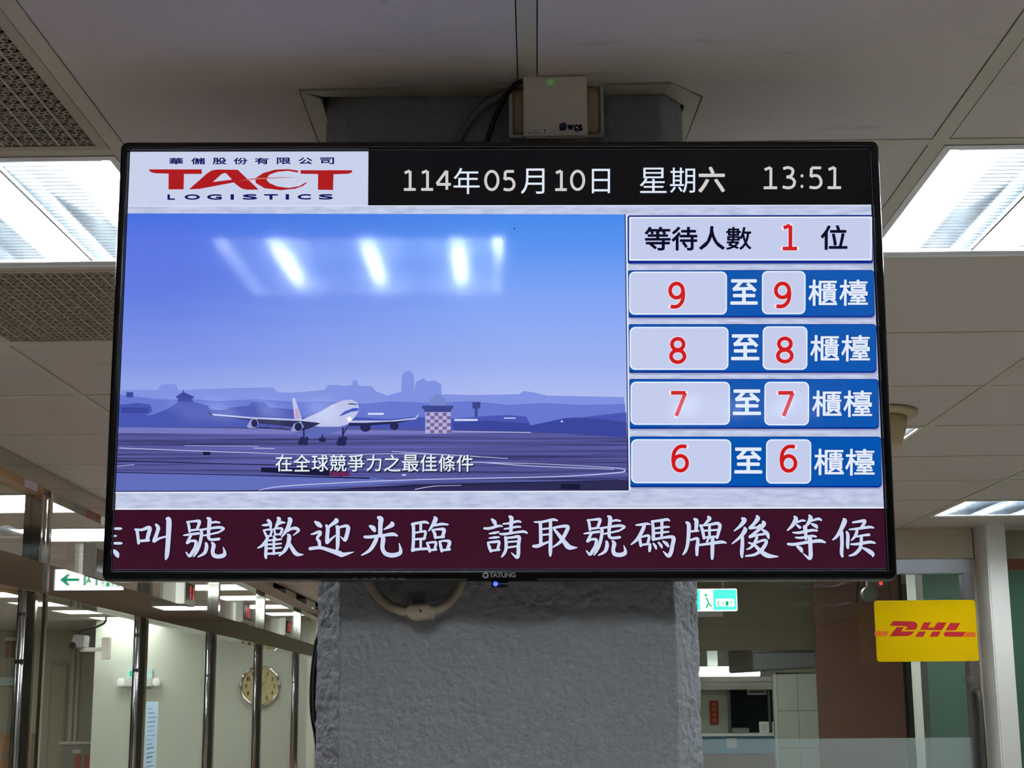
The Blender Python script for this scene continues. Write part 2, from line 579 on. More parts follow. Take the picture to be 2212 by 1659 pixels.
# ceiling behind the glazing and far away, where only the joints between rows still show
OY0, OP_ = 5.99, 0.62
OX = [-1.80 - 0.61 * n for n in range(0, 9)]
clo = MB().box(-8.5, -1.62, 3.6, 19.5, ZC + 0.10, ZC + 0.13).build('ceiling_office', 'dark')
struct(clo)
OFX = [(0, 2 * n) for n in range(0, 8)] + [(3, m) for m in (1, 3, 5, 7, 9, 11, 13, 15, 17)] + [(6, 9), (6, 15)]  # last pair: unseen panels added to brighten the left office wall
for m in range(-4, 8):
    for n in range(0, 4):
        if (n, m) in OFX:
            continue
        MB().box(OX[n + 1] + .003, OX[n] - .003, OY0 + OP_ * m + .004, OY0 + OP_ * (m + 1) - .004, ZC + .001, ZC + .012).build('ceiling_tile', 'tile', clo)
    MB().box(OX[0] + .003, partX(OY0 + OP_ * m) - 0.085, OY0 + OP_ * m + .004, OY0 + OP_ * (m + 1) - .004, ZC + .001, ZC + .012).build('ceiling_tile', 'tile', clo)
    MB().box(-8.4, OX[4] - .003, OY0 + OP_ * m + .004, OY0 + OP_ * (m + 1) - .004, ZC + .001, ZC + .012).build('ceiling_tile', 'tile', clo)
for m in range(8, 20):                        # far rows: one long board each, left open where a lamp sits
    y0, y1 = OY0 + OP_ * m + .004, OY0 + OP_ * (m + 1) - .004
    xs = [(-8.4, partX(y0) - 0.085)]
    for (n, mm) in OFX:
        if mm == m:
            a, b = OX[n + 1] - .0, OX[n] + .0
            xs = [q for x in xs for q in ((x[0], min(x[1], a)), (max(x[0], b), x[1])) if q[1] - q[0] > 0.01]
    for a, b in xs:
        MB().box(a, b, y0, y1, ZC + .001, ZC + .012).build('ceiling_tile', 'tile', clo)
# public ceiling running on past the first wall, beside the glazing
MB().box(-1.80, 0.66, YR + gy(9) - .01, 19.4, ZC + .052, ZC + .064).build('ceiling_tile', 'slab', cl).matrix_parent_inverse = cl.matrix_basis.inverted()

# ---- walls
struct(MB().box(-9, 7, -6.6, -6.4, 0, 2.6).build('wall_back', 'wall'))
struct(MB().box(4.4, 4.6, -6.5, 7.5, 0, 2.6).build('wall_right', 'wall'))
struct(MB().box(-8.7, -8.5, -6.5, 19.5, 0, 2.6).build('wall_left', 'wall'))
YW = 7.56                                     # wall with the glass door
wd = MB().box(0.60, 2.27, YW, YW + 0.12, 2.245, 2.6).box(0.60, 0.66, YW + 0.12, 19.3, 0, 2.6)
struct(wd.build('wall_door', 'wall_beige'))
struct(MB().box(2.277, 2.372, YW - 0.20, YW + 0.14, 0, 2.6).build('wall_pillar', 'wall_white', bevel=0.006))
struct(MB().box(2.372, 4.4, YW + 0.22, YW + 0.30, 2.262, 2.6).build('wall_side_door', 'wall_olive'))
struct(MB().box(-4.20, -1.70, 15.9, 16.0, 0, 2.6).build('wall_clock_side', 'wall'))
struct(MB().box(-4.30, -4.20, 15.9, 18.4, 0, 2.6).build('wall_office_return', 'wall'))
struct(MB().box(-8.6, -4.2, 18.2, 18.35, 0, 2.6).build('wall_office_far', M('wall_paint_grey_olive', (172, 170, 152), rough=.7)))
struct(MB().box(-1.75, 0.62, 17.5, 17.62, 0, 2.6).build('wall_corridor_far', 'wall'))

# ---- stuccoed column with chamfered corners
def make_column():
    yf, yb = 1.948, 2.47
    prof = [(-0.252, yb), (-0.252, yf + 0.040), (-0.219, yf), (0.203, yf), (0.2365, yf + 0.042), (0.2365, yb)]
    step = [0.05, 0.0025, 0.0025, 0.0025, 0.05]
    pts = []
    for i in range(5):
        a, b = Vector(prof[i]), Vector(prof[i + 1])
        n = max(1, int((b - a).length / step[i]))
        for q in range(n):
            pts.append((a.lerp(b, q / n), Vector(((b - a).y, -(b - a).x)).normalized()))
    pts.append((Vector(prof[-1]), Vector((1, 0))))
    zs = [0.0, 0.6, 1.2, 1.38, 1.40] + list(np.arange(1.42, 2.42, 0.0025)) + [2.50]
    vs, fs = [], []
    for z in zs:
        for p, nrm in pts:
            d = 0.0
            if z > 1.39:
                q = Vector((p.x, p.y, z))
                wv = mnoise.noise_vector(q * 60.0) * 0.006
                a = mnoise.noise((q + wv) * 110.0)
                c = mnoise.noise(q * 26.0)
                m_ = mnoise.noise((q + wv) * 75.0 + Vector((9, 2, 5)))
                d = 0.0026 * (0.45 - abs(a)) + 0.0014 * c + 0.0020 * max(0, m_ - 0.12) - 0.0030 * max(0, -m_ - 0.34)
                if z < 1.75 and p.x < -0.12:                      # coarser float marks low on the left edge
                    d += 0.0012 * max(0, mnoise.noise(Vector((p.x * 40, z * 120, 3))) - 0.15)
            vs.append((p.x + nrm.x * d, p.y + nrm.y * d, z))
    n = len(pts)
    for k in range(len(zs) - 1):
        for i in range(n - 1):
            fs.append((k * n + i, k * n + i + 1, (k + 1) * n + i + 1, (k + 1) * n + i))
        fs.append((k * n + n - 1, k * n, (k + 1) * n, (k + 1) * n + n - 1))
    me = bpy.data.meshes.new('column')
    me.from_pydata(vs, [], fs)
    for p in me.polygons:
        p.use_smooth = True
    return link('column', me, 'stucco')
column = make_column()
struct(column, 'grey stucco column with chamfered corners behind the television')

# painted angle laid round the column where it meets the ceiling
tz0, tz1 = ZC - 0.0015, ZC + 0.012
def q2(u, v):
    p = onZ(u, v, ZC)
    return (p.x, p.y)
fl_, fr_, cr_ = (-.2805, 1.9220), (.2134, 1.9081), (.2605, 1.9585)
trims = [
    [fl_, fr_, (0.205, 1.942), (-0.249, 1.942)],
    [(fl_[0], fl_[1] + .003), (-0.256, 1.952), (-0.256, 2.46), (-.2765, 2.46)],
    [(fr_[0] + .002, fr_[1]), cr_, (0.242, 1.990), (0.207, 1.944)],
    [(cr_[0], cr_[1] + .003), (.2500, 2.46), (0.241, 2.46), (0.241, 1.992)],
]
tr0 = MB().prism(trims[0], tz0, tz1).build('trim_1', 'trim')
struct(tr0, 'painted metal angle closing the ceiling opening along the column front')
for i, t in enumerate(trims[1:]):
    o = MB().prism(t, tz0 + 0.001 * (i + 1), tz1 + .004 * (i % 2)).build('trim_%d' % (i + 2), 'trim')
    struct(o, ['painted metal angle beside the column, left', 'skewed corner piece of the ceiling angle', 'painted metal angle beside the column, right'][i])

# ================================================================== CEILING THINGS
def make_light():
    root = thing('ceiling_light', '', 'light')
    hw, hd = GX / 2 - RW / 2 - .001, GY / 2 - RW / 2 - .001
    h = MB()
    h.box(-hw, hw, -hd, hd, 0.088, 0.092)
    h.box(-hw, -hw + .002, -hd, hd, 0.0, 0.088).box(hw - .002, hw, -hd, hd, 0, 0.088)
    h.box(-hw + .002, hw - .002, -hd, -hd + .002, 0, 0.088).box(-hw + .002, hw - .002, hd - .002, hd, 0, 0.088)
    h.build('housing', 'fixture', root)
    f = MB()
    t = 0.012
    f.box(-hw, hw, -hd, -hd + t, -.001, .003).box(-hw, hw, hd - t, hd, -.001, .003).box(-hw, -hw + t, -hd + t, hd - t, -.001, .003).box(hw - t, hw, -hd + t, hd - t, -.001, .003)
    f.build('frame', 'fixture', root)
    rf = MB()
    for cx in (-.187, 0, .187):
        pr = [(-.092, .010), (-.080, .034), (-.055, .058), (-.028, .072), (.028, .072), (.055, .058), (.080, .034), (.092, .010)]
        for a, b in zip(pr[:-1], pr[1:]):
            rf.add([(cx + a[0], -hd + .025, a[1]), (cx + b[0], -hd + .025, b[1]), (cx + b[0], hd - .025, b[1]), (cx + a[0], hd - .025, a[1])], [(0, 1, 2, 3)])
    rf.build('reflector', 'reflector', root)
    MB().box(-hw + t, hw - t, -hd + t, -hd + .026, .002, .010).build('end_plate', 'fixture', root)
    MB().box(-hw + t, hw - t, hd - .026, hd - t, .002, .010).build('end_plate', 'fixture', root)
    tb = MB()
    tb.lathe([(.013, -.265), (.013, .265)], 10, 'y')
    tm = tb.mesh('tube', smooth=False)
    tm.materials.append(MT['tube'])
    for cx in (-.187, 0, .187):
        o = link('tube', tm, None, root)
        o.location = (cx, 0, .043)
    lv = MB()
    n = 30
    for i in range(n):
        y = -hd + .035 + (2 * hd - .07) * i / (n - 1)
        lv.box(-hw + .03, hw - .03, y - .0006, y + .0006, .004, .0105)
    for cx in (-.0935, .0935):
        lv.box(cx - .002, cx + .002, -hd + .027, hd - .027, .003, .0120)
    l = lv.build('louver', 'blade', root)
    l['kind'] = 'stuff'
    k = MB().lathe([(.006, -.004), (.006, .003)], 10)
    s_ = k.build('latch', 'grey_box', root)
    s_.location = (.16, hd - .030, 0)
    return root

def make_far_light(w_=0.595, d_=0.60):
    root = thing('ceiling_light', '', 'light')
    MB().box(-w_ / 2, w_ / 2, -d_ / 2, d_ / 2, .012, .05).build('housing', 'fixture', root)
    f = MB()
    t = .012
    f.box(-w_ / 2, w_ / 2, -d_ / 2, -d_ / 2 + t, -.003, .012).box(-w_ / 2, w_ / 2, d_ / 2 - t, d_ / 2, -.003, .012).box(-w_ / 2, -w_ / 2 + t, -d_ / 2 + t, d_ / 2 - t, -.003, .012).box(w_ / 2 - t, w_ / 2, -d_ / 2 + t, d_ / 2 - t, -.003, .012)
    f.build('frame', 'fixture', root)
    MB().box(-w_ / 2 + t, w_ / 2 - t, -d_ / 2 + t, d_ / 2 - t, .004, .0115).build('diffuser', 'panel', root)
    return root

L0 = make_light()
fix_lab = {
    (-2, 0): 'louvred square ceiling light left of the television, next to the patterned grilles',
    (1, 0): 'louvred square ceiling light at the right edge, right of the television',
    (1, 4): 'louvred ceiling light half hidden by the beige ceiling speaker',
    (3, 7): 'louvred ceiling light at the far right, in front of the glass door',
    (-2, 4): 'louvred ceiling light behind the television, hidden from view',
    (2, -3): 'louvred ceiling light behind the viewer, right of the mirrored one',
    (1, -7): 'louvred ceiling light far behind the viewer, on the right',
    (-2, -7): 'louvred ceiling light far behind the viewer, on the left',
    (4, -2): 'louvred ceiling light beside the viewer at the right wall',
    (3, 2): 'louvred ceiling light out of the picture on the right, mirrored in the glass door',
    (-2, 8): 'louvred ceiling light down the corridor, hidden behind the television',  # unseen fixture, added to light the dark corridor and the glazing
    (-1, -3): 'louvred ceiling light above the viewer, mirrored in the television screen',
}
first = True
for (k, j) in FIX:
    r = L0 if first else copy_tree(L0)
    first = False
    lx, ly = (gx(k) + gx(k + 1)) / 2, (gy(j) + gy(j + 1)) / 2
    c, s_ = math.cos(GYAW), math.sin(GYAW)
    r.location = (c * lx - s_ * ly, YR + s_ * lx + c * ly, ZC)
    r.rotation_euler = (0, 0, GYAW)
    tag(r, fix_lab.get((k, j), 'louvred square ceiling light behind the viewer, out of the picture'), 'light', 'louvred lights of the waiting area')

ORD = ['first', 'second', 'third', 'fourth', 'fifth', 'sixth', 'seventh', 'eighth', 'ninth']
F0 = make_far_light()
first = True
for (n, m) in OFX:
    r = F0 if first else copy_tree(F0)
    first = False
    Yc = OY0 + OP_ * (m + .5)
    r.location = ((OX[n] + OX[n + 1]) / 2, Yc, ZC)
    if n == 0:
        lab = 'lit ceiling panel in the row close behind the glazing, %s from the front' % ORD[m // 2]
        g = 'lit panels close behind the glazing'
    else:
        lab = ('lit ceiling panel deep in the office under the steel beam, %s from the front' if n == 3 else 'lit ceiling panel by the left office wall, %s row') % ORD[m // 2]
        g = 'lit panels deep in the office'
    tag(r, lab, 'light', g)

# ---- patterned air grilles
def make_grille():
    root = thing('air_grille', '', 'grille')
    hw, hd = GX / 2 - RW / 2 - .001, GY / 2 - RW / 2 - .001
    t = .016
    f = MB()
    f.box(-hw, hw, -hd, -hd + t, 0, .004).box(-hw, hw, hd - t, hd, 0, .004).box(-hw, -hw + t, -hd + t, hd - t, 0, .004).box(hw - t, hw, -hd + t, hd - t, 0, .004)
    f.build('frame', 'grille', root)
    g = MB()
    W2, D2 = hw - t, hd - t
    nx, ny = 20, 20
    cw, cd = 2 * W2 / nx, 2 * D2 / ny
    def bar(p, q, w_):
        p, q = Vector(p), Vector(q)
        d = (q - p).normalized()
        n_ = Vector((-d.y, d.x)) * w_ / 2
        z0, z1 = .0012, .0034
        vs = [(*(p + n_), z0), (*(p - n_), z0), (*(q - n_), z0), (*(q + n_), z0), (*(p + n_), z1), (*(p - n_), z1), (*(q - n_), z1), (*(q + n_), z1)]
        g.add(vs, [(0, 1, 2, 3), (0, 4, 5, 1), (1, 5, 6, 2), (2, 6, 7, 3), (3, 7, 4, 0)])
    for i in range(nx + 1):
        bar((-W2 + i * cw, -D2), (-W2 + i * cw, D2), .0036)
    for i in range(nx):
        for j in range(ny):
            cx, cy = -W2 + (i + .5) * cw, -D2 + (j + .5) * cd
            a, b = cw * .24, cd * .24
            for p, q in (((a, 0), (0, b)), ((0, b), (-a, 0)), ((-a, 0), (0, -b)), ((0, -b), (a, 0))):
                bar((cx + p[0], cy + p[1]), (cx + q[0], cy + q[1]), .0020)
            for sx in (-1, 1):
                bar((cx + sx * a, cy), (cx + sx * cw / 2, cy), .0022)
                for sy in (-1, 1):
                    bar((cx + sx * a * .45, cy + sy * b * .55), (cx + sx * cw / 2, cy + sy * cd * .34), .0019)
            bar((cx - cw * .26, cy + cd * .5), (cx + cw * .26, cy + cd * .5), .0018)
            bar((cx, cy + b), (cx, cy + cd - b), .0018)
    s_ = g.build('screen_sheet', 'grille', root)
    MB().box(-hw, hw, -hd, hd, .06, .064).build('filter_pad', 'dark', root)  # near-black sheet painting in the shade seen through the grille holes
    return root
G0_ = make_grille()
for i, (k, j) in enumerate(GRL):
    r = G0_ if i == 0 else copy_tree(G0_)
    lx, ly = (gx(k) + gx(k + 1)) / 2, (gy(j) + gy(j + 1)) / 2
    c, s_ = math.cos(GYAW), math.sin(GYAW)
    r.location = (c * lx - s_ * ly, YR + s_ * lx + c * ly, ZC)
    r.rotation_euler = (0, 0, GYAW)
    tag(r, ['patterned metal air grille in the top left corner, above the bright light', 'patterned metal air grille below the bright light, left of the television'][i], 'grille', 'patterned air grilles in the ceiling')

# ---- ceiling speaker
sp = thing('ceiling_speaker', 'beige cup-shaped ceiling speaker at the right edge of the television', 'speaker', (1.03, 4.36, ZC))
MB().lathe([(.06, 0), (.140, 0), (.142, -.006), (.138, -.013), (.112, -.017)], 48).build('flange', 'speaker', sp, smooth=True)
MB().lathe([(.112, -.014), (.107, -.05), (.093, -.098), (.088, -.103), (.02, -.104)], 48).build('cup', 'speaker', sp, smooth=True)

# ================================================================== TELEVISION
TW, TH = 0.9426, 0.530                         # lit picture, metres
tv = thing('television', 'black flat television showing a queue-number display, mounted on the grey column', 'television',
           (-0.0154, 1.8595, 2.016))
tv.rotation_mode = 'XYZ'
tv.matrix_world = Matrix.Translation((-0.0154, 1.8595, 2.016)) @ Matrix.Rotation(R(1.9), 4, 'X') @ Matrix.Rotation(R(0.37), 4, 'Y')

def homography(src, dst):
    A, b = [], []
    for (x, y), (X, Y) in zip(src, dst):
        A.append([x, y, 1, 0, 0, 0, -X * x, -X * y]); b.append(X)
        A.append([0, 0, 0, x, y, 1, -Y * x, -Y * y]); b.append(Y)
    h = np.linalg.solve(np.array(A, float), np.array(b, float))
    return np.append(h, 1).reshape(3, 3)
# the drawing sheet of the picture has the corners below; it is squared up onto the flat panel
HM = homography([(282.3, 327), (1875.3, 328), (1916.5, 1226), (242, 1232)], [(-TW / 2, TH / 2), (TW / 2, TH / 2), (TW / 2, -TH / 2), (-TW / 2, -TH / 2)])
def px(u, v):
    q = HM @ np.array([u, v, 1.0])
    return q[0] / q[2], q[1] / q[2]
def layer(n):
    y = -0.00012 * n
    return lambda u, v: (px(u, v)[0], y, px(u, v)[1])
def clampx(n):
    y = -0.00012 * n
    def f(u, v):
        x, z = px(u, v)
        return (min(max(x, -TW / 2), TW / 2), y, min(max(z, -TH / 2), TH / 2))
    return f

# --- case
def rr_loop(x0, x1, z0, z1, r, y, n=6):
    pts = []
    for cx, cz, a in ((x1 - r, z1 - r, 0), (x0 + r, z1 - r, 90), (x0 + r, z0 + r, 180), (x1 - r, z0 + r, 270)):
        for i in range(n + 1):
            t = R(a + 90 * i / n)
            pts.append((cx + r * math.cos(t), y, cz + r * math.sin(t)))
    return pts
def loops_mesh(mb, loops, cap0=False, cap1=False):
    n = len(loops[0])
    vs = [p for l in loops for p in l]
    fs = []
    for k in range(len(loops) - 1):
        for i in range(n):
            j = (i + 1) % n
            fs.append((k * n + i, k * n + j, (k + 1) * n + j, (k + 1) * n + i))
    if cap0: fs.append(tuple(range(n)))
    if cap1: fs.append(tuple((len(loops) - 1) * n + i for i in range(n)))
    return mb.add(vs, fs)
BL, BR_, BT, BB = -TW / 2 - .0122, TW / 2 + .0126, TH / 2 + .0125, -TH / 2 - .0150
def bz(i, y, r, ib=None):
    ib = i if ib is None else ib
    return rr_loop(BL + i, BR_ - i, BB + ib, BT - i, max(r, .0006), y)
bez = MB()
loops_mesh(bez, [bz(.004, .040, .006), bz(.0006, .034, .009), bz(0, .006, .0095), bz(.0004, -.001, .0092), bz(.0016, -.0036, .008), bz(.0036, -.0046, .006),
                 bz(.0072, -.0046, .0035, .0095), bz(.0084, -.0036, .003, .0110), bz(.0096, -.0034, .002, .0122), bz(.0112, .0006, .001, .0138)])
bez.build('bezel', 'black_gloss', tv, smooth=False)
hs = MB()
loops_mesh(hs, [bz(.0112, .0010, .001, .0138), bz(.004, .030, .006), bz(.010, .046, .01), bz(.06, .066, .02)], True, True)
hs.build('housing', 'black', tv)
mt = MB().box(-.22, .22, .060, .068, -.12, .12).box(-.18, -.14, .066, .082, -.16, .16).box(.14, .18, .066, .082, -.16, .16)
mt.build('mount_bracket', 'black', tv)
# joint line along the bezel's lower lip and the raised badge field
chin = Flat()
b0 = px(1030, 1255)
MB().slab_y([(-.040, BB + .0005), (.046, BB + .0005), (.040, BB + .0106), (-.034, BB + .0106)], -.0052, -.0040).build('badge_field', 'black_gloss', tv)

# --- brand badge: round emblem and letters
def bmap(y):
    return lambda u, v: (px(u, v)[0], y, px(u, v)[1])
bd = Flat()
def bz_(x, y): return (980 + x * .0904, 1220 + y * .0904)
c = bz_(805, 250)
bd.ring(c[0], c[1], 5.7, 5.9, 2.1)
bd.ring(c[0], c[1], 3.6, 3.8, 0.9)
for a in (90, 210, 330):
    t = R(a)
    bd.ell(c[0] + 6.3 * math.cos(t), c[1] - 6.5 * math.sin(t), 1.4, 1.4, 8)
for ch, x0, x1 in (('T', 895, 995), ('A', 985, 1090), ('T', 1092, 1178), ('U', 1184, 1280), ('N', 1292, 1402), ('G', 1415, 1515)):
    p0, p1 = bz_(x0, 190), bz_(x1, 297)
    bd.char(ch, p0[0], p0[1], p1[0], p1[1], bold=.75)
bd.build('brand_badge', 'badge', tv, bmap(-.0054))
bt_ = Flat()
bt_.ring(753, 1250, 3, 3, .8)
for x in (765, 787, 806, 825, 846):
    bt_.rect(x, 1248.5, x + 10, 1252)
bt_.rect(862, 1248.5, 879, 1252)
bt_.build('button_marks', M('button_print', (40, 42, 48), rough=.4, var=0), tv, bmap(-.00475))
# receiver window below the lip with its blue pilot light
rx, rz = px(1083, 1261)
MB().box(rx - .010, rx + .010, -.0005, .006, rz - .0040, rz + .0045).build('receiver_window', M('receiver_smoked', (30, 30, 52), rough=.1, var=0), tv, bevel=.0012)
lx_, lz_ = px(1074, 1261)
o = MB().lathe([(.0030, -.0010), (.0022, -.0018)], 16, 'y').build('pilot_light', 'led_blue', tv)
o.location = (lx_, 0, lz_)
MB().box(rx - .0045, rx + .010, -.0006, .0002, rz - .0003, rz + .0006).build('receiver_slot', M('receiver_edge', (120, 116, 170), rough=.3, var=0, emit=(90, 80, 170), es=.15), tv)

# --- picture
scr = MB().box(-TW / 2, TW / 2, .0000, .0008, -TH / 2, TH / 2)
def paper_mat():
    m = screen_mat('picture_background', (192, 200, 228), big=True)
    nt = m.node_tree
    b = nt.nodes['Principled BSDF']
    tc = nt.nodes.new('ShaderNodeTexCoord')
    mp = nt.nodes.new('ShaderNodeMapping')
    mp.inputs['Scale'].default_value = (14, 14, 60)
    nt.links.new(tc.outputs['Object'], mp.inputs[0])
    nz = nt.nodes.new('ShaderNodeTexNoise')
    nz.inputs['Scale'].default_value = 3
    nz.inputs['Detail'].default_value = 6
    nt.links.new(mp.outputs[0], nz.inputs['Vector'])
    rp = nt.nodes.new('ShaderNodeValToRGB')
    rp.color_ramp.elements[0].position = .32; rp.color_ramp.elements[0].color = lin((172, 182, 212)) + (1,)
    rp.color_ramp.elements[1].position = .62; rp.color_ramp.elements[1].color = lin((200, 208, 236)) + (1,)
    nt.links.new(nz.outputs['Fac'], rp.inputs['Fac'])
    nt.links.new(rp.outputs['Color'], b.inputs['Emission Color'])
    return m
screen = scr.build('screen', paper_mat(), tv)

SM = {}
def sm(col):
    if col not in SM:
        SM[col] = screen_mat('picture_%d_%d_%d' % col, col, big=col in ((200, 208, 234), (196, 204, 236), (4, 84, 176)))
    return SM[col]
def sdraw(name, F, col, n, clamp=False):
    return F.build(name, sm(col) if isinstance(col, tuple) else col, screen, clampx(n) if clamp else layer(n))

# header
sdraw('logo_field', Flat().poly([(276, 320), (799, 320), (798, 444), (276, 443)]), (200, 208, 234), 1, True)
sdraw('header_field', Flat().poly([(799, 320), (1890, 320), (1890, 444), (798, 446)]), (3, 3, 6), 1, True)
sdraw('header_edge', Flat().poly([(276, 443.5), (1890, 444), (1890, 446.5), (276, 445.5)]), (216, 224, 244), 2, True)
red, navy = (172, 22, 26), (18, 18, 92)
def lg(x, y): return (260 + x * .25316, 300 + y * .25316)
lo = Flat()
for P in (
    [(250, 257), (702, 258), (702, 297), (550, 297), (546, 428), (416, 428), (418, 294), (310, 291), (270, 283), (252, 268)],
    [(592, 428), (748, 292), (790, 266), (830, 260), (895, 290), (870, 300), (797, 366), (690, 424)],
    [(830, 260), (1010, 262), (962, 346), (912, 292), (895, 290)],
    [(1010, 262), (1190, 432), (1085, 432), (1040, 420), (975, 370), (962, 346)],
    [(797, 366), (962, 346), (975, 370), (680, 425)],
    [(1530, 270), (1440, 258), (1330, 262), (1230, 290), (1160, 335), (1255, 345), (1280, 305), (1350, 280), (1440, 272), (1525, 287)],
    [(1160, 335), (1165, 375), (1240, 420), (1380, 437), (1500, 425), (1570, 400), (1605, 372), (1590, 372), (1540, 402), (1450, 418), (1350, 405), (1280, 375), (1255, 345)],
    [(1548, 267), (1990, 268), (1988, 285), (1960, 298), (1830, 302), (1826, 436), (1697, 434), (1698, 300), (1548, 297)],
):
    if P[0] in ((250, 257), (592, 428), (1530, 270), (1548, 267)):
        lo.mark()
    lo.poly([lg(*p) for p in P])
sdraw('logo_letters', lo, red, 2)
sw = Flat().poly([lg(*p) for p in [(1010, 356), (1150, 334), (1400, 326), (1530, 330), (1400, 332), (1150, 346)]])
sdraw('logo_swoosh', sw, (196, 110, 104), 3)
nv = Flat()
for ch, cx in zip('華儲股份有限公司', (483, 672, 855, 1035, 1217, 1405, 1590, 1775)):
    a, b_ = lg(cx - 58, 161), lg(cx + 58, 214)
    nv.char(ch, a[0], a[1], b_[0], b_[1], bold=.55)
for ch, cx, w_ in (('L', 440, 58), ('O', 620, 125), ('G', 810, 120), ('I', 963, 22), ('S', 1115, 118), ('T', 1295, 112), ('I', 1435, 22), ('C', 1580, 108), ('S', 1765, 116)):
    a, b_ = lg(cx - w_ / 2, 474), lg(cx + w_ / 2, 514)
    nv.char(ch, a[0], a[1], b_[0], b_[1], bold=.9)
sdraw('logo_caption', nv, navy, 2)

hd_, hk = Flat(), Flat()
for ch, x0, y0, x1, y1 in (('1', 873.4, 366.4, 902, 413), ('1', 910.8, 366.4, 939.6, 413), ('4', 943.8, 366.4, 978, 413), ('0', 1049, 367, 1081.7, 414), ('5', 1088.5, 367, 1116, 414),
                           ('1', 1200, 367, 1228, 414), ('0', 1234, 367, 1266.5, 414), ('1', 1648, 360.6, 1680, 411), ('3', 1688.7, 360.6, 1719.4, 411), (':', 1727.5, 375.5, 1737, 411),
                           ('5', 1746, 360.6, 1776, 411), ('1', 1785, 360.6, 1817, 411)):
    digit(hd_, ch, x0 + 1, y0 + 2, x1 - 1, y1 - 2, 6.0)
hd_.char('六', 1511, 363, 1566, 416, bold=1.3)
sdraw('date_numbers', hd_, (206, 204, 200), 2)
for ch, x0, y0, x1, y1 in (('年', 982.8, 363.5, 1039, 419.6), ('月', 1128, 365, 1178.8, 419.6), ('日', 1281, 366, 1320, 418.5), ('星', 1384, 363.7, 1441.7, 418), ('期', 1449, 363.7, 1503, 418)):
    hk.char(ch, x0, y0, x1, y1)
sdraw('date_words', hk, (222, 232, 248), 2)

# --- aircraft film
def sky_mat():
    m = screen_mat('picture_sky', (120, 150, 235), big=True)
    nt = m.node_tree
    b = nt.nodes['Principled BSDF']
    tc = nt.nodes.new('ShaderNodeTexCoord')
    sp_ = nt.nodes.new('ShaderNodeSeparateXYZ')
    nt.links.new(tc.outputs['Generated'], sp_.inputs[0])
    def ramp(stops):
        r = nt.nodes.new('ShaderNodeValToRGB')
        e = r.color_ramp.elements
        e[0].position, e[0].color = stops[0][0], lin(stops[0][1]) + (1,)
        e[1].position, e[1].color = stops[-1][0], lin(stops[-1][1]) + (1,)
        for p, c_ in stops[1:-1]:
            k = e.new(p); k.color = lin(c_) + (1,)
        nt.links.new(sp_.outputs['Z'], r.inputs['Fac'])
        return r
    left = ramp([(.30, (162, 176, 232)), (.45, (132, 152, 232)), (.70, (98, 126, 226)), (.90, (90, 118, 226)), (1.0, (70, 112, 224))])
    right = ramp([(.30, (180, 192, 240)), (.45, (156, 176, 242)), (.70, (126, 164, 244)), (.88, (88, 146, 240)), (1.0, (68, 136, 234))])
    nz = nt.nodes.new('ShaderNodeTexNoise')
    mp = nt.nodes.new('ShaderNodeMapping')
    mp.inputs['Scale'].default_value = (2.0, 1, 9.0)
    nt.links.new(tc.outputs['Generated'], mp.inputs[0]); nt.links.new(mp.outputs[0], nz.inputs['Vector'])
    nz.inputs['Scale'].default_value = 1.5
    nz.inputs['Detail'].default_value = 5
    ad = nt.nodes.new('ShaderNodeMath'); ad.operation = 'MULTIPLY_ADD'
    nt.links.new(nz.outputs['Fac'], ad.inputs[0]); ad.inputs[1].default_value = .35
    ad2 = nt.nodes.new('ShaderNodeMath'); ad2.operation = 'MULTIPLY_ADD'
    nt.links.new(sp_.outputs['X'], ad2.inputs[0]); ad2.inputs[1].default_value = 1.5; ad2.inputs[2].default_value = -.32
    nt.links.new(ad2.outputs[0], ad.inputs[2])
    mx = nt.nodes.new('ShaderNodeMix'); mx.data_type = 'RGBA'
    nt.links.new(ad.outputs[0], mx.inputs['Factor'])
    nt.links.new(left.outputs[0], mx.inputs['A']); nt.links.new(right.outputs[0], mx.inputs['B'])
    nt.links.new(mx.outputs['Result'], b.inputs['Emission Color'])
    return m
sdraw('film_sky', Flat().poly([(270, 460), (1352, 464), (1360, 1057), (240, 1063)]), sky_mat(), 1, True)
z5 = lambda x, y: (240 + x * .25316, 780 + y * .25316)
z6 = lambda x, y: (700 + x * .3029, 780 + y * .3029)
far = [(262, 842), (341, 842), (349, 831), (380, 829), (386, 843), (417, 841), (475, 839), (592, 836), (602, 847), (632, 848), (703, 842), (711, 831), (733, 831), (744, 834), (764, 831), (765, 821), (774, 821),
       (777, 833), (806, 834), (815, 845), (839, 854), (870, 845), (871, 810), (880, 801), (891, 801), (897, 810), (898, 844), (901, 825), (917, 816), (927, 824), (942, 821), (957, 830), (957, 851), (1021, 853),
       (1124, 851), (1136, 844), (1160, 848), (1185, 854), (1351, 857), (1355, 905), (255, 905)]
sdraw('film_far_city', Flat().poly(far), (128, 146, 224), 2, True)
mid = [(258, 852), (290, 856), (330, 861), (372, 863), (420, 862), (470, 866), (560, 862), (640, 868), (700, 866), (790, 872), (850, 866), (930, 870), (1020, 866), (1100, 874), (1180, 870), (1260, 874), (1353, 872), (1356, 930), (254, 930)]
sdraw('film_near_city', Flat().poly(mid), (104, 120, 208), 3, True)
dk = Flat()
dk.mark().poly([(256, 874), (300, 870), (325, 874), (330, 889), (300, 905), (256, 905)])
dk.mark().poly([(366, 882), (380, 871), (400, 866), (420, 868), (450, 876), (455, 884), (480, 886), (500, 880), (540, 876), (545, 868), (572, 868), (585, 880), (640, 884), (650, 900), (700, 905), (700, 926), (254, 926), (254, 900), (330, 896)])
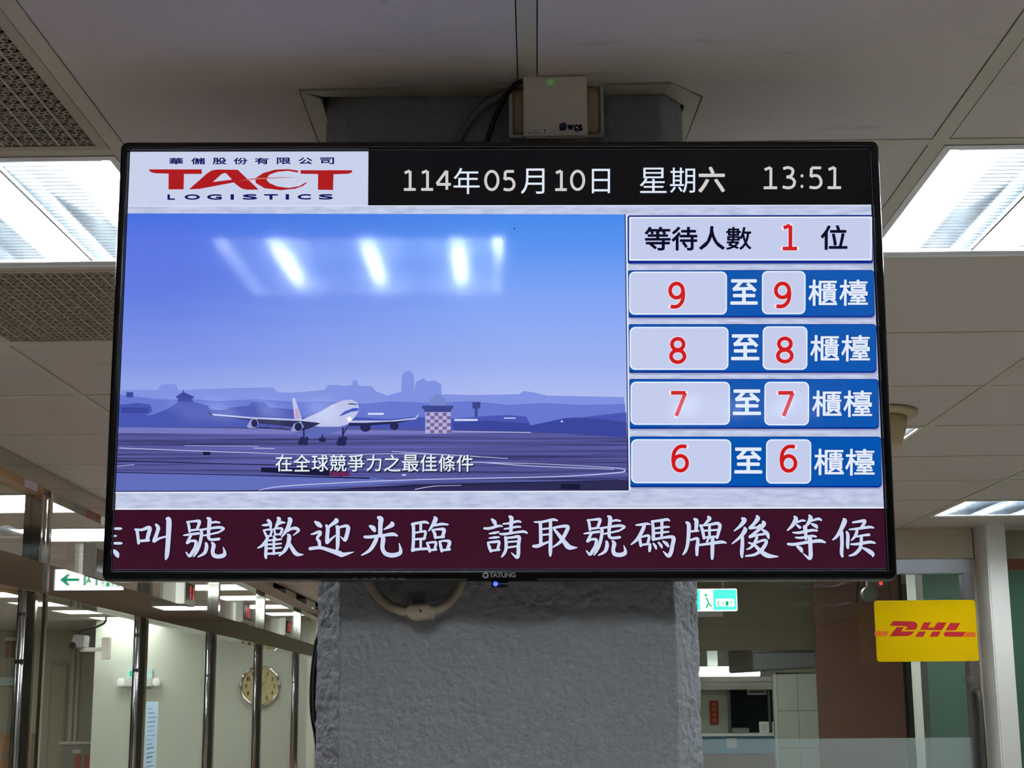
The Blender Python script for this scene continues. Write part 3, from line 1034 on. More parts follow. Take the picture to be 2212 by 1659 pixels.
dk.mark().poly([(690, 902), (760, 900), (840, 905), (900, 900), (980, 904), (1060, 898), (1100, 896), (1140, 899), (1150, 918), (1190, 910), (1225, 902), (1250, 902), (1300, 896), (1356, 890), (1358, 944), (1240, 940), (1150, 932), (690, 931)])
sdraw('film_trees', dk, (72, 86, 178), 4, True)
dk2 = Flat().mark().poly([(1145, 920), (1200, 908), (1240, 901), (1300, 904), (1356, 912), (1358, 946), (1260, 942), (1150, 934)]).mark().poly([(980, 912), (1060, 908), (1145, 914), (1150, 932), (985, 930)])
dk2.mark().poly([(262, 880), (320, 880), (322, 892), (262, 892)]).mark().poly([(380, 857), (397, 846), (421, 857), (418, 861), (384, 861)]).poly([(386, 861), (415, 861), (419, 868), (383, 868)]).poly([(396, 842), (398, 842), (398, 850), (396, 850)])
dk2.mark().poly([(273, 847), (288, 847), (288, 858), (273, 858)])
sdraw('film_dark_trees', dk2, (58, 70, 156), 5, True)
gr = Flat().poly([(252, 924), (700, 922), (1150, 932), (1360, 945), (1362, 1060), (236, 1064)])
def ground_mat():
    m = screen_mat('picture_ground', (70, 72, 130))
    nt = m.node_tree
    b = nt.nodes['Principled BSDF']
    tc = nt.nodes.new('ShaderNodeTexCoord')
    mp = nt.nodes.new('ShaderNodeMapping')
    mp.inputs['Scale'].default_value = (1.6, 1, 24.0)
    nt.links.new(tc.outputs['Generated'], mp.inputs[0])
    nz = nt.nodes.new('ShaderNodeTexNoise')
    nz.inputs['Scale'].default_value = 1.3
    nz.inputs['Detail'].default_value = 8
    nt.links.new(mp.outputs[0], nz.inputs['Vector'])
    r = nt.nodes.new('ShaderNodeValToRGB')
    e = r.color_ramp.elements
    e[0].position, e[0].color = .28, lin((48, 46, 92)) + (1,)
    e[1].position, e[1].color = .72, lin((104, 108, 186)) + (1,)
    nt.links.new(nz.outputs['Fac'], r.inputs['Fac'])
    nt.links.new(r.outputs[0], b.inputs['Emission Color'])
    return m
sdraw('film_ground', gr, ground_mat(), 6, True)
sdraw('film_grass_edge', Flat().poly([(252, 923), (560, 926), (900, 930), (1150, 934), (900, 938), (560, 938), (252, 936)]), (118, 120, 192), 7, True)
sdraw('film_tarmac', Flat().poly([(246, 1019), (500, 1024), (780, 1030), (900, 1040), (760, 1050), (560, 1058), (238, 1063)]), (98, 110, 188), 7, True)
sdraw('film_dark_tarmac', Flat().poly([(700, 1058), (900, 1046), (1150, 1041), (1360, 1036), (1361, 1057)]), (44, 44, 84), 7, True)
wl = Flat()
for P in ([(258, 968, 1.6), (450, 975, 1.6), (680, 982, 1.4), (900, 980, 1.4), (1100, 990, 1.2)], [(400, 963, 1.0), (560, 964, 1.0)], [(550, 968, 1.4), (594, 969, 1.4)],
          [(560, 1060, 1.0), (600, 1052, 2), (700, 1045, 2), (900, 1036, 2), (1200, 1029, 2), (1330, 1021, 2.4), (1353, 1016, 2.6), (1330, 1010, 1.6), (1180, 1002, 1.2), (1020, 998, 1.6)],
          [(1040, 998, 1.6), (1150, 1006, 1.6), (1330, 1013, 1.2)], [(980, 931, 1.0), (1150, 934, 1.6)], [(900, 1057, 1.5), (940, 1050, 1.5), (1000, 1048, 1)], [(850, 975, 1.2), (1040, 986, 1.2)], [(248, 1008, 1), (290, 1004, 1.2)]):
    wl.mark().stroke(P)
sdraw('film_ground_lines', wl, (190, 196, 236), 8, True)
bl_ = Flat()
for P in ([(250, 996, 2), (520, 1003, 2), (760, 1008, 2)], [(248, 1021, 2), (500, 1026, 2), (800, 1033, 3)], [(700, 1058, 1), (1000, 1046, 2), (1340, 1036, 1)]):
    bl_.mark().stroke(P)
bl_.mark().rect(1215, 1045, 1257, 1056).mark().rect(440, 976, 456, 983).mark().poly([(566, 1010), (740, 1012), (742, 1030), (566, 1020)])
sdraw('film_dark_lines', bl_, (24, 24, 58), 8, True)
sdraw('film_red_vehicle', Flat().rect(714, 1018, 758, 1029), (104, 40, 84), 9)
# control tower with a chequered shaft
tw = Flat().poly([(930, 875), (934, 860), (945, 851), (958, 855), (966, 863), (967, 875)])
sdraw('film_tower_dome', tw, (118, 134, 206), 5)
tt = Flat().rect(915, 876, 982, 882).poly([(917, 882), (980, 882), (976, 890), (922, 890)])
tt.mark().rect(1024, 868, 1041, 882).rect(1029, 882, 1035, 900)
sdraw('film_tower_cabin', tt, (62, 70, 140), 7)
sdraw('film_tower_shaft', Flat().rect(922, 890, 977, 936), (172, 176, 222), 9)
ck = Flat()
for i in range(6):
    for j in range(6):
        if (i + j) % 2 == 0:
            ck.mark().rect(924 + i * 8.9, 891 + j * 7.5, 924 + i * 8.9 + 8.6, 891 + j * 7.5 + 7.2)
sdraw('film_tower_checks', ck, (128, 98, 150), 10)
# aircraft
ac_dark, ac_light, ac_mid, ac_blue = Flat(), Flat(), Flat(), Flat()
P5 = lambda L: [z5(*p) for p in L]
P6 = lambda L: [z6(*p) for p in L]
ac_light.poly(P5([(1555, 318), (1578, 312), (1640, 500), (1575, 492)]))
ac_light.poly(P5([(1640, 500), (1800, 430), (1900, 370), (1990, 335), (2060, 328), (2110, 350), (2128, 400), (2118, 440), (2090, 480), (2030, 540), (1960, 560), (1800, 560), (1640, 545)]))
ac_light.poly(P5([(865, 450), (1200, 478), (1640, 498), (1800, 516), (1800, 530), (1640, 512), (1200, 492), (880, 464)]))
ac_light.poly(P6([(190, 425), (240, 424), (480, 424), (660, 404), (686, 374), (681, 395), (665, 414), (520, 430), (300, 440), (190, 440)]))
ac_eng = Flat()
ac_eng.mark().poly(P5([(1165, 560), (1200, 500), (1250, 492), (1268, 530), (1240, 570), (1190, 573)])).mark().poly(P5([(1545, 592), (1570, 535), (1630, 515), (1655, 560), (1620, 602), (1560, 602)]))
ac_mid.poly(P5([(1560, 600), (1640, 545), (1800, 560), (1960, 555), (2030, 535), (2090, 480), (2060, 535), (1960, 592), (1870, 622), (1740, 660), (1690, 666), (1620, 645)]))
ac_dark.poly(P5([(828, 424), (868, 456), (880, 466), (850, 458)]))
ac_dark.poly(P5([(880, 464), (1200, 492), (1640, 512), (1800, 528), (1740, 560), (1690, 580), (1640, 590), (1560, 560), (1240, 530), (1180, 502)]))
ac_dark.poly(P6([(190, 440), (300, 440), (520, 430), (640, 418), (520, 446), (300, 462), (180, 462)]))
ac_int = Flat()
for cx, cy, rx_, ry_ in ((1232, 531, 27, 34), (1608, 562, 32, 36)):
    q = z5(cx, cy); ac_int.mark().ell(q[0], q[1], rx_ * .25316, ry_ * .25316)
for cx, cy, rx_, ry_ in ((305, 474, 38, 30), (512, 462, 32, 30)):
    q = z6(cx, cy); ac_dark.ell(q[0], q[1], rx_ * .3029, ry_ * .3029)
for a in ([(1280, 566, 8), (1545, 588, 8)], [(1330, 566, 5), (1360, 545, 5)], [(1455, 575, 5), (1475, 555, 5)], [(1655, 590, 14), (1655, 660, 14)], [(1815, 630, 12), (1815, 690, 12)], [(1990, 575, 16), (1990, 660, 16)], [(2030, 560, 10), (2000, 610, 10)]):
    ac_dark.stroke([(*z5(p[0], p[1]), p[2] * .25316) for p in a], smooth=False)
for cx, cy, rx_ in ((1630, 695, 24), (1668, 695, 24), (1640, 668, 22), (1680, 664, 18), (1800, 672, 18), (1828, 672, 18), (1958, 700, 24), (1995, 700, 24), (1970, 668, 22), (2008, 664, 20)):
    q = z5(cx, cy); ac_dark.ell(q[0], q[1], rx_ * .25316, rx_ * .26)
ac_blue.poly(P5([(1955, 472), (2000, 432), (2080, 400), (2127, 402), (2118, 424), (2060, 432), (1990, 462)]))
ac_dark.poly(P5([(2022, 372), (2050, 360), (2112, 366), (2106, 373), (2050, 369)]))
sdraw('film_aircraft_belly', ac_mid, (92, 104, 178), 11)
sdraw('film_aircraft_light', ac_light, (188, 194, 232), 12)
sdraw('film_aircraft_stripe', ac_blue, (64, 84, 190), 13)
sdraw('film_aircraft_dark', ac_dark, (36, 38, 84), 14)
sdraw('film_aircraft_engine', ac_eng, (148, 156, 206), 15)
sdraw('film_aircraft_intake', ac_int, (30, 32, 76), 16)
sdraw('film_aircraft_tail_mark', Flat().poly(P5([(1578, 410), (1600, 402), (1626, 490), (1584, 488)])), (192, 158, 186), 13)
sdraw('film_aircraft_lamp', Flat().ell(*z5(2045, 495), 5, 5), (252, 246, 250), 15)
hl = Flat()
for x, y, rr in ((1780, 520, 3), (1850, 500, 2)):
    hl.mark().ell(*z5(x, y), rr, rr * .6)
hl.mark().rect(798, 892, 832, 896).mark().rect(1092, 902, 1117, 904).mark().ell(1217, 910, 2.5, 1.8).mark().rect(985, 905, 1035, 909).mark().ell(876, 1026, 5, 1.6)
sdraw('film_glints', hl, (214, 222, 250), 15)
# subtitle
st, sh = Flat(), Flat()
for i, ch in enumerate('在全球競爭力之最佳條件'):
    x0 = 598 + 39.2 * i
    if ch == '力': a = (x0 + 1, 983, x0 + 33, 1018)
    else: a = (x0, 982.5, x0 + 35.5, 1018.5)
    sh.char(ch, a[0] + 1.6, a[1] + 1.8, a[2] + 1.6, a[3] + 1.8, bold=1.0)
    st.char(ch, *a, bold=.35)
sdraw('subtitle_shadow', sh, (22, 24, 52), 16)
sdraw('subtitle', st, (226, 236, 246), 17)
sdraw('film_edge', Flat().poly([(1351.5, 464), (1353.5, 464), (1361.5, 1057), (1359.5, 1057)]).poly([(240, 1061.5), (1361, 1057), (1361, 1059), (240, 1063.5)]), (20, 24, 70), 17, True)
sdraw('film_margin', Flat().poly([(240, 1063.5), (1361, 1059), (1361, 1062), (240, 1066.5)]).poly([(1353.5, 464), (1357, 464), (1365, 1060), (1361.5, 1060)]), (226, 232, 248), 17, True)

# --- queue panel
blue, pale, rim, red2 = (4, 84, 176), (196, 204, 236), (232, 240, 254), (204, 26, 28)
navyblue = (6, 40, 136)
shd, qn, qb, qr, qi, qd, qt, qh = (Flat() for _ in range(8))
def cellbox(x0, y0, x1, y1, r):
    qr.mark().rrect(x0, y0, x1, y1, r)
    qi.mark().rrect(x0 + 2.6, y0 + 2.6, x1 - 2.6, y1 - 2.6, r - 2)
qn.rrect(1358, 466, 1885, 570, 5)
shd.rrect(1360, 470, 1887, 573, 5)
qr.rrect(1361.5, 469.5, 1882.5, 563.5, 2); qi.rrect(1364.5, 472.5, 1879.5, 560.5, 2)
rows = [
    ('9', (1356, 584, 1889, 686), (1361.5, 587, 1572, 679.7), (1647, 586, 1740.6, 679), (1579, 603.7, 1638, 658.7), (1745.6, 604, 1809, 662), (1812, 604, 1875, 662), (1443, 607, 1484, 668.7), (1670, 607, 1712, 668)),
    ('8', (1357.4, 700, 1893.5, 805), (1363, 706, 1575.5, 798.5), (1649, 705, 1745, 798.5), (1581, 722, 1642, 778), (1750, 723, 1814, 781), (1816.6, 723, 1880, 781.4), (1446, 725.6, 1487, 787.7), (1675.5, 724.8, 1717.6, 786.6)),
    ('7', (1359, 818, 1899, 925.5), (1365, 824, 1579, 917), (1653, 824, 1749, 918), (1585, 840.6, 1646, 896), (1754.5, 842, 1819.6, 900), (1821.5, 842, 1885, 901), (1447.7, 842, 1489, 903), (1678, 842, 1720, 903)),
    ('6', (1361, 942, 1905.5, 1051.6), (1366.6, 948, 1582, 1043), (1657, 948, 1754, 1043.5), (1588.7, 965.6, 1649, 1022), (1759, 967.5, 1824.7, 1026), (1826, 967.5, 1891, 1027), (1451, 957.5, 1494, 1021.8), (1684, 957.5, 1727, 1022)),
]
glow = Flat()
for d_, o_, b1, b2, c1, c2, c3, n1, n2 in rows:
    shd.mark().rrect(o_[0] + 3, o_[1] + 4, o_[2] + 2, o_[3] + 3.5, 9)
    qn.mark().rrect(*o_, 9)
    qb.mark().rrect(o_[0] + 2, o_[1] + 1.5, o_[2] - 1.5, o_[3] - 3.5, 8)
    cellbox(*b1, 12); cellbox(*b2, 12)
    for ch, bx in (('至', c1), ('櫃', c2), ('檯', c3)):
        shd_b = 1.5 if ch == '至' else .75
        qh.char(ch, bx[0] + 1.5, bx[1] + 1.5, bx[2] - 1.5, bx[3] - 1.5, bold=shd_b)
        glow.char(ch, bx[0] + 1.5, bx[1] + 1.5, bx[2] - 1.5, bx[3] - 1.5, bold=shd_b + 1.6)
    for bx in (n1, n2):
        digit(qd, d_, bx[0] + 4, bx[1] + 4, bx[2] - 4, bx[3] - 4, 8.2)
        digit(qt, d_, bx[0] + 4, bx[1] + 4, bx[2] - 4, bx[3] - 4, 8.2, grow=1.5)
digit(qd, '1', 1690, 487, 1722, 540, 8.0)
digit(qt, '1', 1690, 487, 1722, 540, 8.0, grow=1.5)
kb = Flat()
for ch, x0, y0, x1, y1 in (('等', 1394.5, 491, 1450.6, 542), ('待', 1452.7, 491, 1508, 542), ('人', 1511.7, 489.6, 1567, 540.7), ('數', 1569.4, 491, 1624.5, 541), ('位', 1772.6, 488, 1830, 541)):
    kb.char(ch, x0 + 1, y0 + 1, x1 - 1, y1 - 1, bold=1.15 if ch != '數' else .8)
sdraw('panel_shadow', shd, (150, 158, 196), 1, True)
sdraw('panel_rim', qn, navyblue, 2, True)
sdraw('panel_blue', qb, blue, 3, True)
sdraw('panel_cell_rim', qr, rim, 4)
sdraw('panel_cell', qi, pale, 5)
sdraw('panel_word_edge', glow, (6, 62, 150), 6)
sdraw('panel_words', qh, (222, 232, 250), 7)
sdraw('waiting_words', kb, (10, 10, 38), 6)
sdraw('number_edge', qt, (236, 226, 240), 6)
sdraw('queue_numbers', qd, red2, 7)

# --- running text band
sdraw('ticker_field', Flat().poly([(240, 1102), (1920, 1096), (1920, 1230), (235, 1236)]), (58, 16, 38), 1, True)
sdraw('ticker_edge', Flat().poly([(240, 1099), (1920, 1093.5), (1920, 1096.5), (240, 1102)]), (236, 240, 252), 2, True)
sdraw('ticker_line', Flat().poly([(240, 1102), (1920, 1096.5), (1920, 1098.5), (240, 1104)]), (14, 4, 18), 2, True)
CHARS = [
 # (origin u, scale, dx, strokes)
 (280, [[(120,500,40),(150,560,70),(175,780,60)], [(110,505,50),(240,510,60),(370,465,80),(405,490,80),(385,560,90),(345,715,80)], [(190,735,60),(380,720,60)],
        [(530,410,60),(570,470,85),(550,560,80),(490,730,90)], [(495,730,80),(600,680,50),(740,640,40)], [(745,290,60),(785,330,115),(770,700,105),(745,1000,95),(720,1100,40)]]),
 ('號', 280, 0, 0),
 (540, [[(380,320,70),(420,370,75),(430,470,50)], [(260,415,30),(340,410,60),(440,395,40)], [(575,270,60),(600,300,85),(560,400,75),(525,465,40)], [(580,395,50),(650,360,60),(715,365,30)],
        [(290,520,40),(330,600,55),(350,650,50)], [(290,515,40),(400,500,45),(450,510,50),(430,600,50)], [(340,635,45),(440,625,45)], [(500,500,40),(520,600,50)], [(490,490,40),(610,475,50),(660,500,60),(620,600,50)], [(510,605,40),(620,590,40)],
        [(370,660,60),(330,740,75),(260,820,65),(170,870,30)], [(340,760,65),(335,900,72),(330,1020,72),(335,1070,50)], [(490,640,50),(525,690,60)], [(495,690,60),(490,990,50)],
        [(370,720,42),(550,705,45),(640,690,40)], [(370,800,42),(540,790,45),(640,780,35)], [(370,880,42),(530,870,45),(640,860,35)], [(370,985,50),(540,975,50),(660,960,40)],
        [(795,280,60),(820,310,100),(790,420,90),(730,540,70),(650,650,30)], [(770,525,60),(840,485,60),(930,475,75),(990,515,60),(940,570,40),(880,615,20)],
        [(770,600,40),(800,640,90),(780,780,85),(710,920,75),(600,1025,30)], [(800,760,50),(860,880,85),(950,990,90),(1080,1000,20)]]),
 (540, [[(1320,345,50),(1380,390,105),(1430,430,80)], [(1235,595,25),(1300,580,50),(1400,545,70),(1420,585,75),(1360,670,60),(1400,740,75),(1410,830,65)],
        [(1220,880,75),(1420,862,72),(1600,910,85),(1800,975,115),(1870,1000,95),(2090,945,15)], [(1735,300,70),(1745,330,100),(1650,400,70),(1590,450,55)], [(1545,420,60),(1572,480,85),(1560,640,85),(1560,750,90)], [(1560,760,70),(1640,690,50),(1720,620,30)],
        [(1750,440,60),(1772,480,85),(1770,800,82),(1755,910,50)], [(1780,460,50),(1930,425,65),(1978,460,90),(1965,560,88),(1930,680,90),(1905,710,60),(1830,640,20)]]),
 (770, [[(470,260,80),(515,290,112),(505,400,100),(500,600,92)], [(300,430,60),(360,470,105),(388,520,70)], [(735,365,70),(740,400,100),(660,450,70),(575,495,25)], [(190,645,60),(300,645,72),(550,615,62),(750,590,80),(840,620,40)],
        [(430,660,80),(390,760,92),(290,910,75),(130,1010,30)], [(540,640,80),(560,690,100),(545,860,90),(600,970,92),(720,1010,100),(850,990,92),(910,930,80),(880,770,20)]]),
 (770, [[(1140,390,60),(1165,440,72),(1165,700,72),(1155,860,72),(1150,910,80)], [(1150,385,60),(1280,360,60),(1400,345,60),(1460,370,40)], [(1310,370,60),(1310,530,60)], [(1200,560,45),(1330,538,45),(1400,535,60),(1400,600,58),(1370,690,50)], [(1210,690,50),(1400,670,45)],
        [(1310,700,58),(1310,880,50)], [(1150,900,70),(1300,885,58),(1440,878,60)], [(1585,250,50),(1605,290,100),(1560,390,82),(1470,520,30)], [(1590,415,50),(1720,385,60),(1850,395,40)],
        [(1550,510,50),(1590,580,72),(1600,660,60)], [(1540,505,40),(1680,487,55),(1775,500,80),(1750,620,72)], [(1610,655,50),(1770,640,60)], [(1440,770,50),(1470,850,62),(1490,930,60)], [(1430,762,40),(1560,748,50),(1615,760,60),(1590,880,60)], [(1490,905,50),(1620,895,50)],
        [(1690,740,50),(1710,830,68),(1730,925,60)], [(1680,735,40),(1800,718,50),(1885,745,80),(1850,870,72)], [(1730,910,50),(1890,890,55)]]),
 (1040, [[(240,290,50),(290,340,92),(315,400,60)], [(90,470,50),(200,468,62),(380,420,55),(450,430,30)], [(190,575,30),(300,558,55),(380,540,35)], [(190,665,30),(300,650,55),(385,645,35)], [(160,760,40),(190,840,72),(220,930,55)], [(160,752,40),(300,738,60),(385,740,60),(360,870,62)], [(220,915,50),(390,895,50)],
         [(595,235,60),(632,270,92),(625,400,82),(620,560,70)], [(465,380,35),(600,365,50),(750,328,55),(815,340,40)], [(490,480,35),(620,462,45),(740,437,50),(810,440,40)], [(400,580,40),(500,582,60),(700,552,50),(870,532,60),(940,560,40)],
         [(510,650,60),(525,750,72),(520,890,68),(480,980,60),(435,1040,30)], [(510,662,50),(650,648,55),(760,632,70),(790,665,72),(772,800,78),(768,980,82),(735,1045,70),(630,955,20)], [(560,740,42),(760,725,42)], [(560,850,46),(760,822,42)]]),
 (1040, [[(1090,342,35),(1250,338,55),(1450,293,60),(1540,310,40)], [(1207,360,72),(1212,500,76),(1217,770,76)], [(1407,330,72),(1412,600,76),(1407,900,82),(1405,1010,50)], [(1250,482,42),(1380,466,42)], [(1240,600,46),(1380,585,42)], [(1070,822,60),(1150,820,82),(1280,772,60),(1400,725,42)],
         [(1470,458,50),(1600,432,60),(1715,422,70),(1755,455,82),(1690,600,82),(1600,740,70),(1460,840,30)], [(1480,480,50),(1560,580,72),(1680,730,95),(1780,840,112),(1940,850,20)]]),
 ('號', 1250, -940, -48),
 (1250, [[(1175,400,35),(1290,388,60),(1400,372,55),(1455,385,30)], [(1335,430,80),(1285,540,82),(1200,680,72),(1080,785,30)], [(1250,650,50),(1260,740,68),(1270,815,55)], [(1260,645,40),(1390,608,55),(1435,632,62),(1410,760,62)], [(1270,795,50),(1420,775,50)],
         [(1500,330,60),(1517,480,72),(1520,680,78)], [(1490,328,55),(1650,308,60),(1790,288,60),(1840,310,35)], [(1687,330,70),(1690,480,62),(1682,640,55)], [(1550,466,46),(1750,437,55),(1835,435,35)], [(1545,560,46),(1720,542,50),(1825,530,35)],
         [(1530,682,60),(1700,652,55),(1860,632,70),(1922,665,90),(1900,800,86),(1870,940,90),(1815,1010,80),(1715,920,20)], [(1455,780,50),(1450,850,72),(1445,915,55)], [(1520,765,40),(1560,820,62),(1575,870,40)], [(1620,745,40),(1670,800,62),(1690,845,40)], [(1715,720,40),(1780,770,76),(1815,820,50)]]),
 (1460, [[(245,345,60),(287,400,90),(282,600,82),(260,800,72),(220,920,62),(170,985,30)], [(402,280,60),(440,320,92),(430,500,72)], [(340,522,50),(480,510,42)], [(330,692,50),(445,662,60),(468,705,72),(452,850,78),(450,990,60)],
         [(675,235,60),(700,270,82),(650,330,60),(590,385,30)], [(520,400,50),(560,500,72),(590,660,60)], [(510,408,40),(700,388,55),(850,362,70),(905,410,76),(880,530,72),(850,650,60)], [(697,390,58),(700,640,58)], [(560,510,42),(880,490,46)], [(600,642,50),(860,622,46)], [(680,660,50),(650,725,50)],
         [(500,792,50),(680,768,60),(930,733,70),(1030,750,30)], [(760,640,80),(757,850,82),(755,1000,76),(752,1070,50)]]),
 (1460, [[(1350,265,60),(1390,300,100),(1310,410,72),(1190,510,30)], [(1392,450,50),(1402,500,100),(1320,620,72),(1150,765,30)], [(1352,640,72),(1350,800,82),(1340,940,82),(1345,1030,50)], [(1642,220,60),(1652,270,100),(1580,370,72),(1505,445,70)], [(1500,452,70),(1640,440,52),(1700,400,60)],
         [(1762,330,60),(1772,380,100),(1680,480,72),(1560,580,62),(1500,622,60)], [(1500,632,60),(1650,592,52),(1800,570,52)], [(1750,490,50),(1840,560,82),(1870,650,50)], [(1640,640,60),(1600,740,72),(1520,840,52),(1440,880,30)],
         [(1600,760,42),(1720,708,52),(1800,695,62),(1825,740,72),(1740,880,82),(1600,980,62),(1420,1010,40)], [(1480,745,40),(1600,800,62),(1700,900,82),(1850,1000,102),(2060,1020,25)]]),
]
HAO = [[(1150,348,40),(1180,400,62),(1200,540,60)], [(1150,352,40),(1290,338,50),(1385,335,70),(1395,375,72),(1350,500,62)], [(1200,525,50),(1370,500,50)], [(1080,620,30),(1180,605,52),(1380,580,58)], [(1225,620,60),(1190,690,62),(1150,770,62)],
       [(1160,770,60),(1230,732,52),(1325,745,70),(1310,860,72),(1250,970,80),(1195,1035,60),(1130,960,30)], [(1560,275,50),(1600,310,92),(1590,450,82),(1580,560,72),(1582,660,72),(1620,702,62),(1710,702,62),(1790,690,60)],
       [(1630,370,40),(1720,352,52),(1800,365,40)], [(1410,512,50),(1550,490,50),(1740,462,60),(1830,462,62),(1885,490,50),(1780,560,40),(1750,580,20)], [(1490,622,40),(1640,592,42),(1760,562,46)],
       [(1430,520,60),(1440,600,72),(1400,800,72),(1340,950,62),(1280,1045,30)], [(1530,780,60),(1540,850,82),(1500,970,72),(1370,1050,30)], [(1650,770,50),(1682,820,90),(1662,940,82),(1690,1020,92),(1790,1042,92),(1890,1010,90),(1900,940,60),(1870,850,15)]]
tk, tg = Flat(), Flat()
def brush(strokes, u0, v0, sc_, dx=0, dy=0):
    tk.mark(); tg.mark()
    for S in strokes:
        P = [(u0 + (x + dx) * sc_, v0 + (y + dy) * sc_, w_ * sc_ * .93) for x, y, w_ in S]
        tk.stroke(P); tg.stroke(P, grow=1.7)
for c_ in CHARS:
    if c_[0] == '號':
        brush(HAO, c_[1], 1090, .1085, c_[2], c_[3])
    else:
        brush(c_[1], c_[0], 1090, .1085)
brush([[(330,210,50),(352,260,90),(290,370,72),(200,460,30)], [(380,312,40),(460,278,46),(520,285,35)], [(370,360,40),(425,405,62)], [(600,190,50),(622,240,90),(580,330,72),(530,380,40)], [(650,282,40),(760,248,56),(815,270,40)], [(650,345,50),(720,382,72),(740,415,40)], [(520,400,90),(530,480,72),(540,620,52)],
       [(300,500,30),(420,502,56),(640,458,56),(740,465,40)], [(350,590,35),(450,596,52),(640,562,52),(720,575,40)], [(210,710,50),(330,716,62),(600,672,62),(790,652,72),(890,680,35)], [(612,600,82),(622,800,82),(625,930,82),(598,975,60),(490,885,20)], [(380,755,50),(440,800,82),(465,850,50)]], 1680, 1090, .11754)
brush([[(1222,250,40),(1242,290,100),(1180,440,82),(1100,570,62),(1030,630,30)], [(1190,500,72),(1197,700,72),(1190,860,72),(1205,935,50)], [(1285,490,50),(1305,560,68),(1300,720,68),(1305,780,50)], [(1395,312,40),(1520,293,56),(1605,285,70),(1600,330,62),(1560,390,60)], [(1330,442,30),(1480,427,52),(1690,398,56),(1770,410,35)],
       [(1470,470,60),(1440,560,62),(1370,640,30)], [(1470,572,40),(1590,548,46),(1690,538,56)], [(1550,560,62),(1550,690,62)], [(1360,712,35),(1480,708,56),(1700,672,62),(1800,690,35)], [(1550,700,62),(1520,800,72),(1430,890,62),(1330,925,30)], [(1580,780,40),(1680,832,82),(1755,890,82),(1760,930,40)]],
      1680, 1090, .11754)
brush([[(322,435,38),(400,435,44),(425,435,30)], [(320,545,35),(350,545,22)], [(318,655,40),(400,655,44),(430,655,30)], [(316,770,56),(355,815,82),(370,855,46)]], 200, 1080, .14467)
sdraw('ticker_shadow', tg, (16, 4, 30), 3, True)
sdraw('ticker_text', tk, (206, 214, 240), 4, True)
# two dead specks on the pane
sdraw('speck', Flat().ell(1089, 516, 1.6, 1.6, 8), (10, 10, 60), 18)
sdraw('speck', Flat().ell(1114, 495, 1.6, 1.6, 8), (10, 10, 60), 18)

# ================================================================== ON THE COLUMN
YC = 1.944
# outlet plate and small radio unit above the television
def rect_at(u0, v0, u1, v1, Y):
    a, b = onY(u0, v0, Y), onY(u1, v1, Y)
    return a.x, b.x, b.z, a.z
x0, x1, z0, z1 = rect_at(1100, 179, 1305, 296, 1.907)
ol = thing('outlet_plate', 'ivory wall outlet plate behind the small radio unit at the top of the column', 'outlet', ((x0 + x1) / 2, 1.9195, (z0 + z1) / 2))
w2, h2 = (x1 - x0) / 2, (z1 - z0) / 2
fr = MB()
t = .0042
fr.box(-w2, w2, -.012, 0, h2 - t, h2).box(-w2, w2, -.012, 0, -h2, -h2 + t).box(-w2, -w2 + t, -.012, 0, -h2 + t, h2 - t).box(w2 - t, w2, -.012, 0, -h2 + t, h2 - t)
fr.build('frame', 'ivory_frame', ol, bevel=.0008)
MB().box(-w2 + t, w2 - t, -.004, .0235, -h2 + t, h2 - t).build('base', 'ivory_frame', ol)
loops = []
def rl(i, y): return rr_loop(-w2 + t + .001 + i, w2 - t - .001 - i, -h2 + t + .001 + i, h2 - t - .001 - i, .009, y)
cv = MB()
loops_mesh(cv, [rl(0, -.003), rl(0, -.008), rl(.002, -.011), rl(.005, -.0125)], False, True)
cv.build('cover', 'ivory_dark', ol, smooth=False)
x0, x1, z0, z1 = rect_at(1130, 162, 1270, 296, 1.881)
ru = thing('radio_unit', 'square ivory radio unit with a blue logo and green glow, top of the column', 'radio unit', ((x0 + x1) / 2, 1.881, (z0 + z1) / 2))
w2, h2 = (x1 - x0) / 2, (z1 - z0) / 2
MB().box(-w2, w2, 0, .0255, -h2, h2).build('body', 'ivory', ru, bevel=.0022, seg=3)
def rmap(y):
    inv = ru.location
    def f(u, v):
        p = onY(u, v, 1.881)
        return (p.x - inv.x, y, p.z - inv.z)
    return f
rz7 = lambda x, y: (1060 + x * .12658, 130 + y * .12658)
g = Flat(); c = rz7(1020, 350)
c = (c[0], c[1] + 3)
g.ell(c[0], c[1], 15, 12, 32)
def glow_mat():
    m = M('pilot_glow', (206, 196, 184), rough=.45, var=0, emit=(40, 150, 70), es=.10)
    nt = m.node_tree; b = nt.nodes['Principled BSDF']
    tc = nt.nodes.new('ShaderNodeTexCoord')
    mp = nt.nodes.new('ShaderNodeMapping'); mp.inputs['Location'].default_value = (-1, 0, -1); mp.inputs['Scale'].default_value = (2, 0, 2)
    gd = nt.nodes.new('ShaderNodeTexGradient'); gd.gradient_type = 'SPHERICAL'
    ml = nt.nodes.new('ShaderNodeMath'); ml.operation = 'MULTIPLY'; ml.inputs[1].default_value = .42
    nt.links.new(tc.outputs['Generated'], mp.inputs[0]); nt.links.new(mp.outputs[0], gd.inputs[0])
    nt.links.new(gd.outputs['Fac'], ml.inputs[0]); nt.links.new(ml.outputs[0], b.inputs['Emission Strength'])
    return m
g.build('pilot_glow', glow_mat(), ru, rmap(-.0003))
g = Flat()
c = rz7(1238, 1135); g.ell(c[0], c[1], 8.8, 8.8, 24)
a = rz7(1175, 1200); g.rect(a[0], a[1] - 8, a[0] + 7, a[1])
for ch, xa, ya, xb, yb in (('w', 1318, 1105, 1408, 1190), ('c', 1425, 1105, 1478, 1190), ('s', 1492, 1105, 1560, 1205)):
    p, q = rz7(xa, ya), rz7(xb, yb)
    g.char(ch, *p, *q, bold=.9)
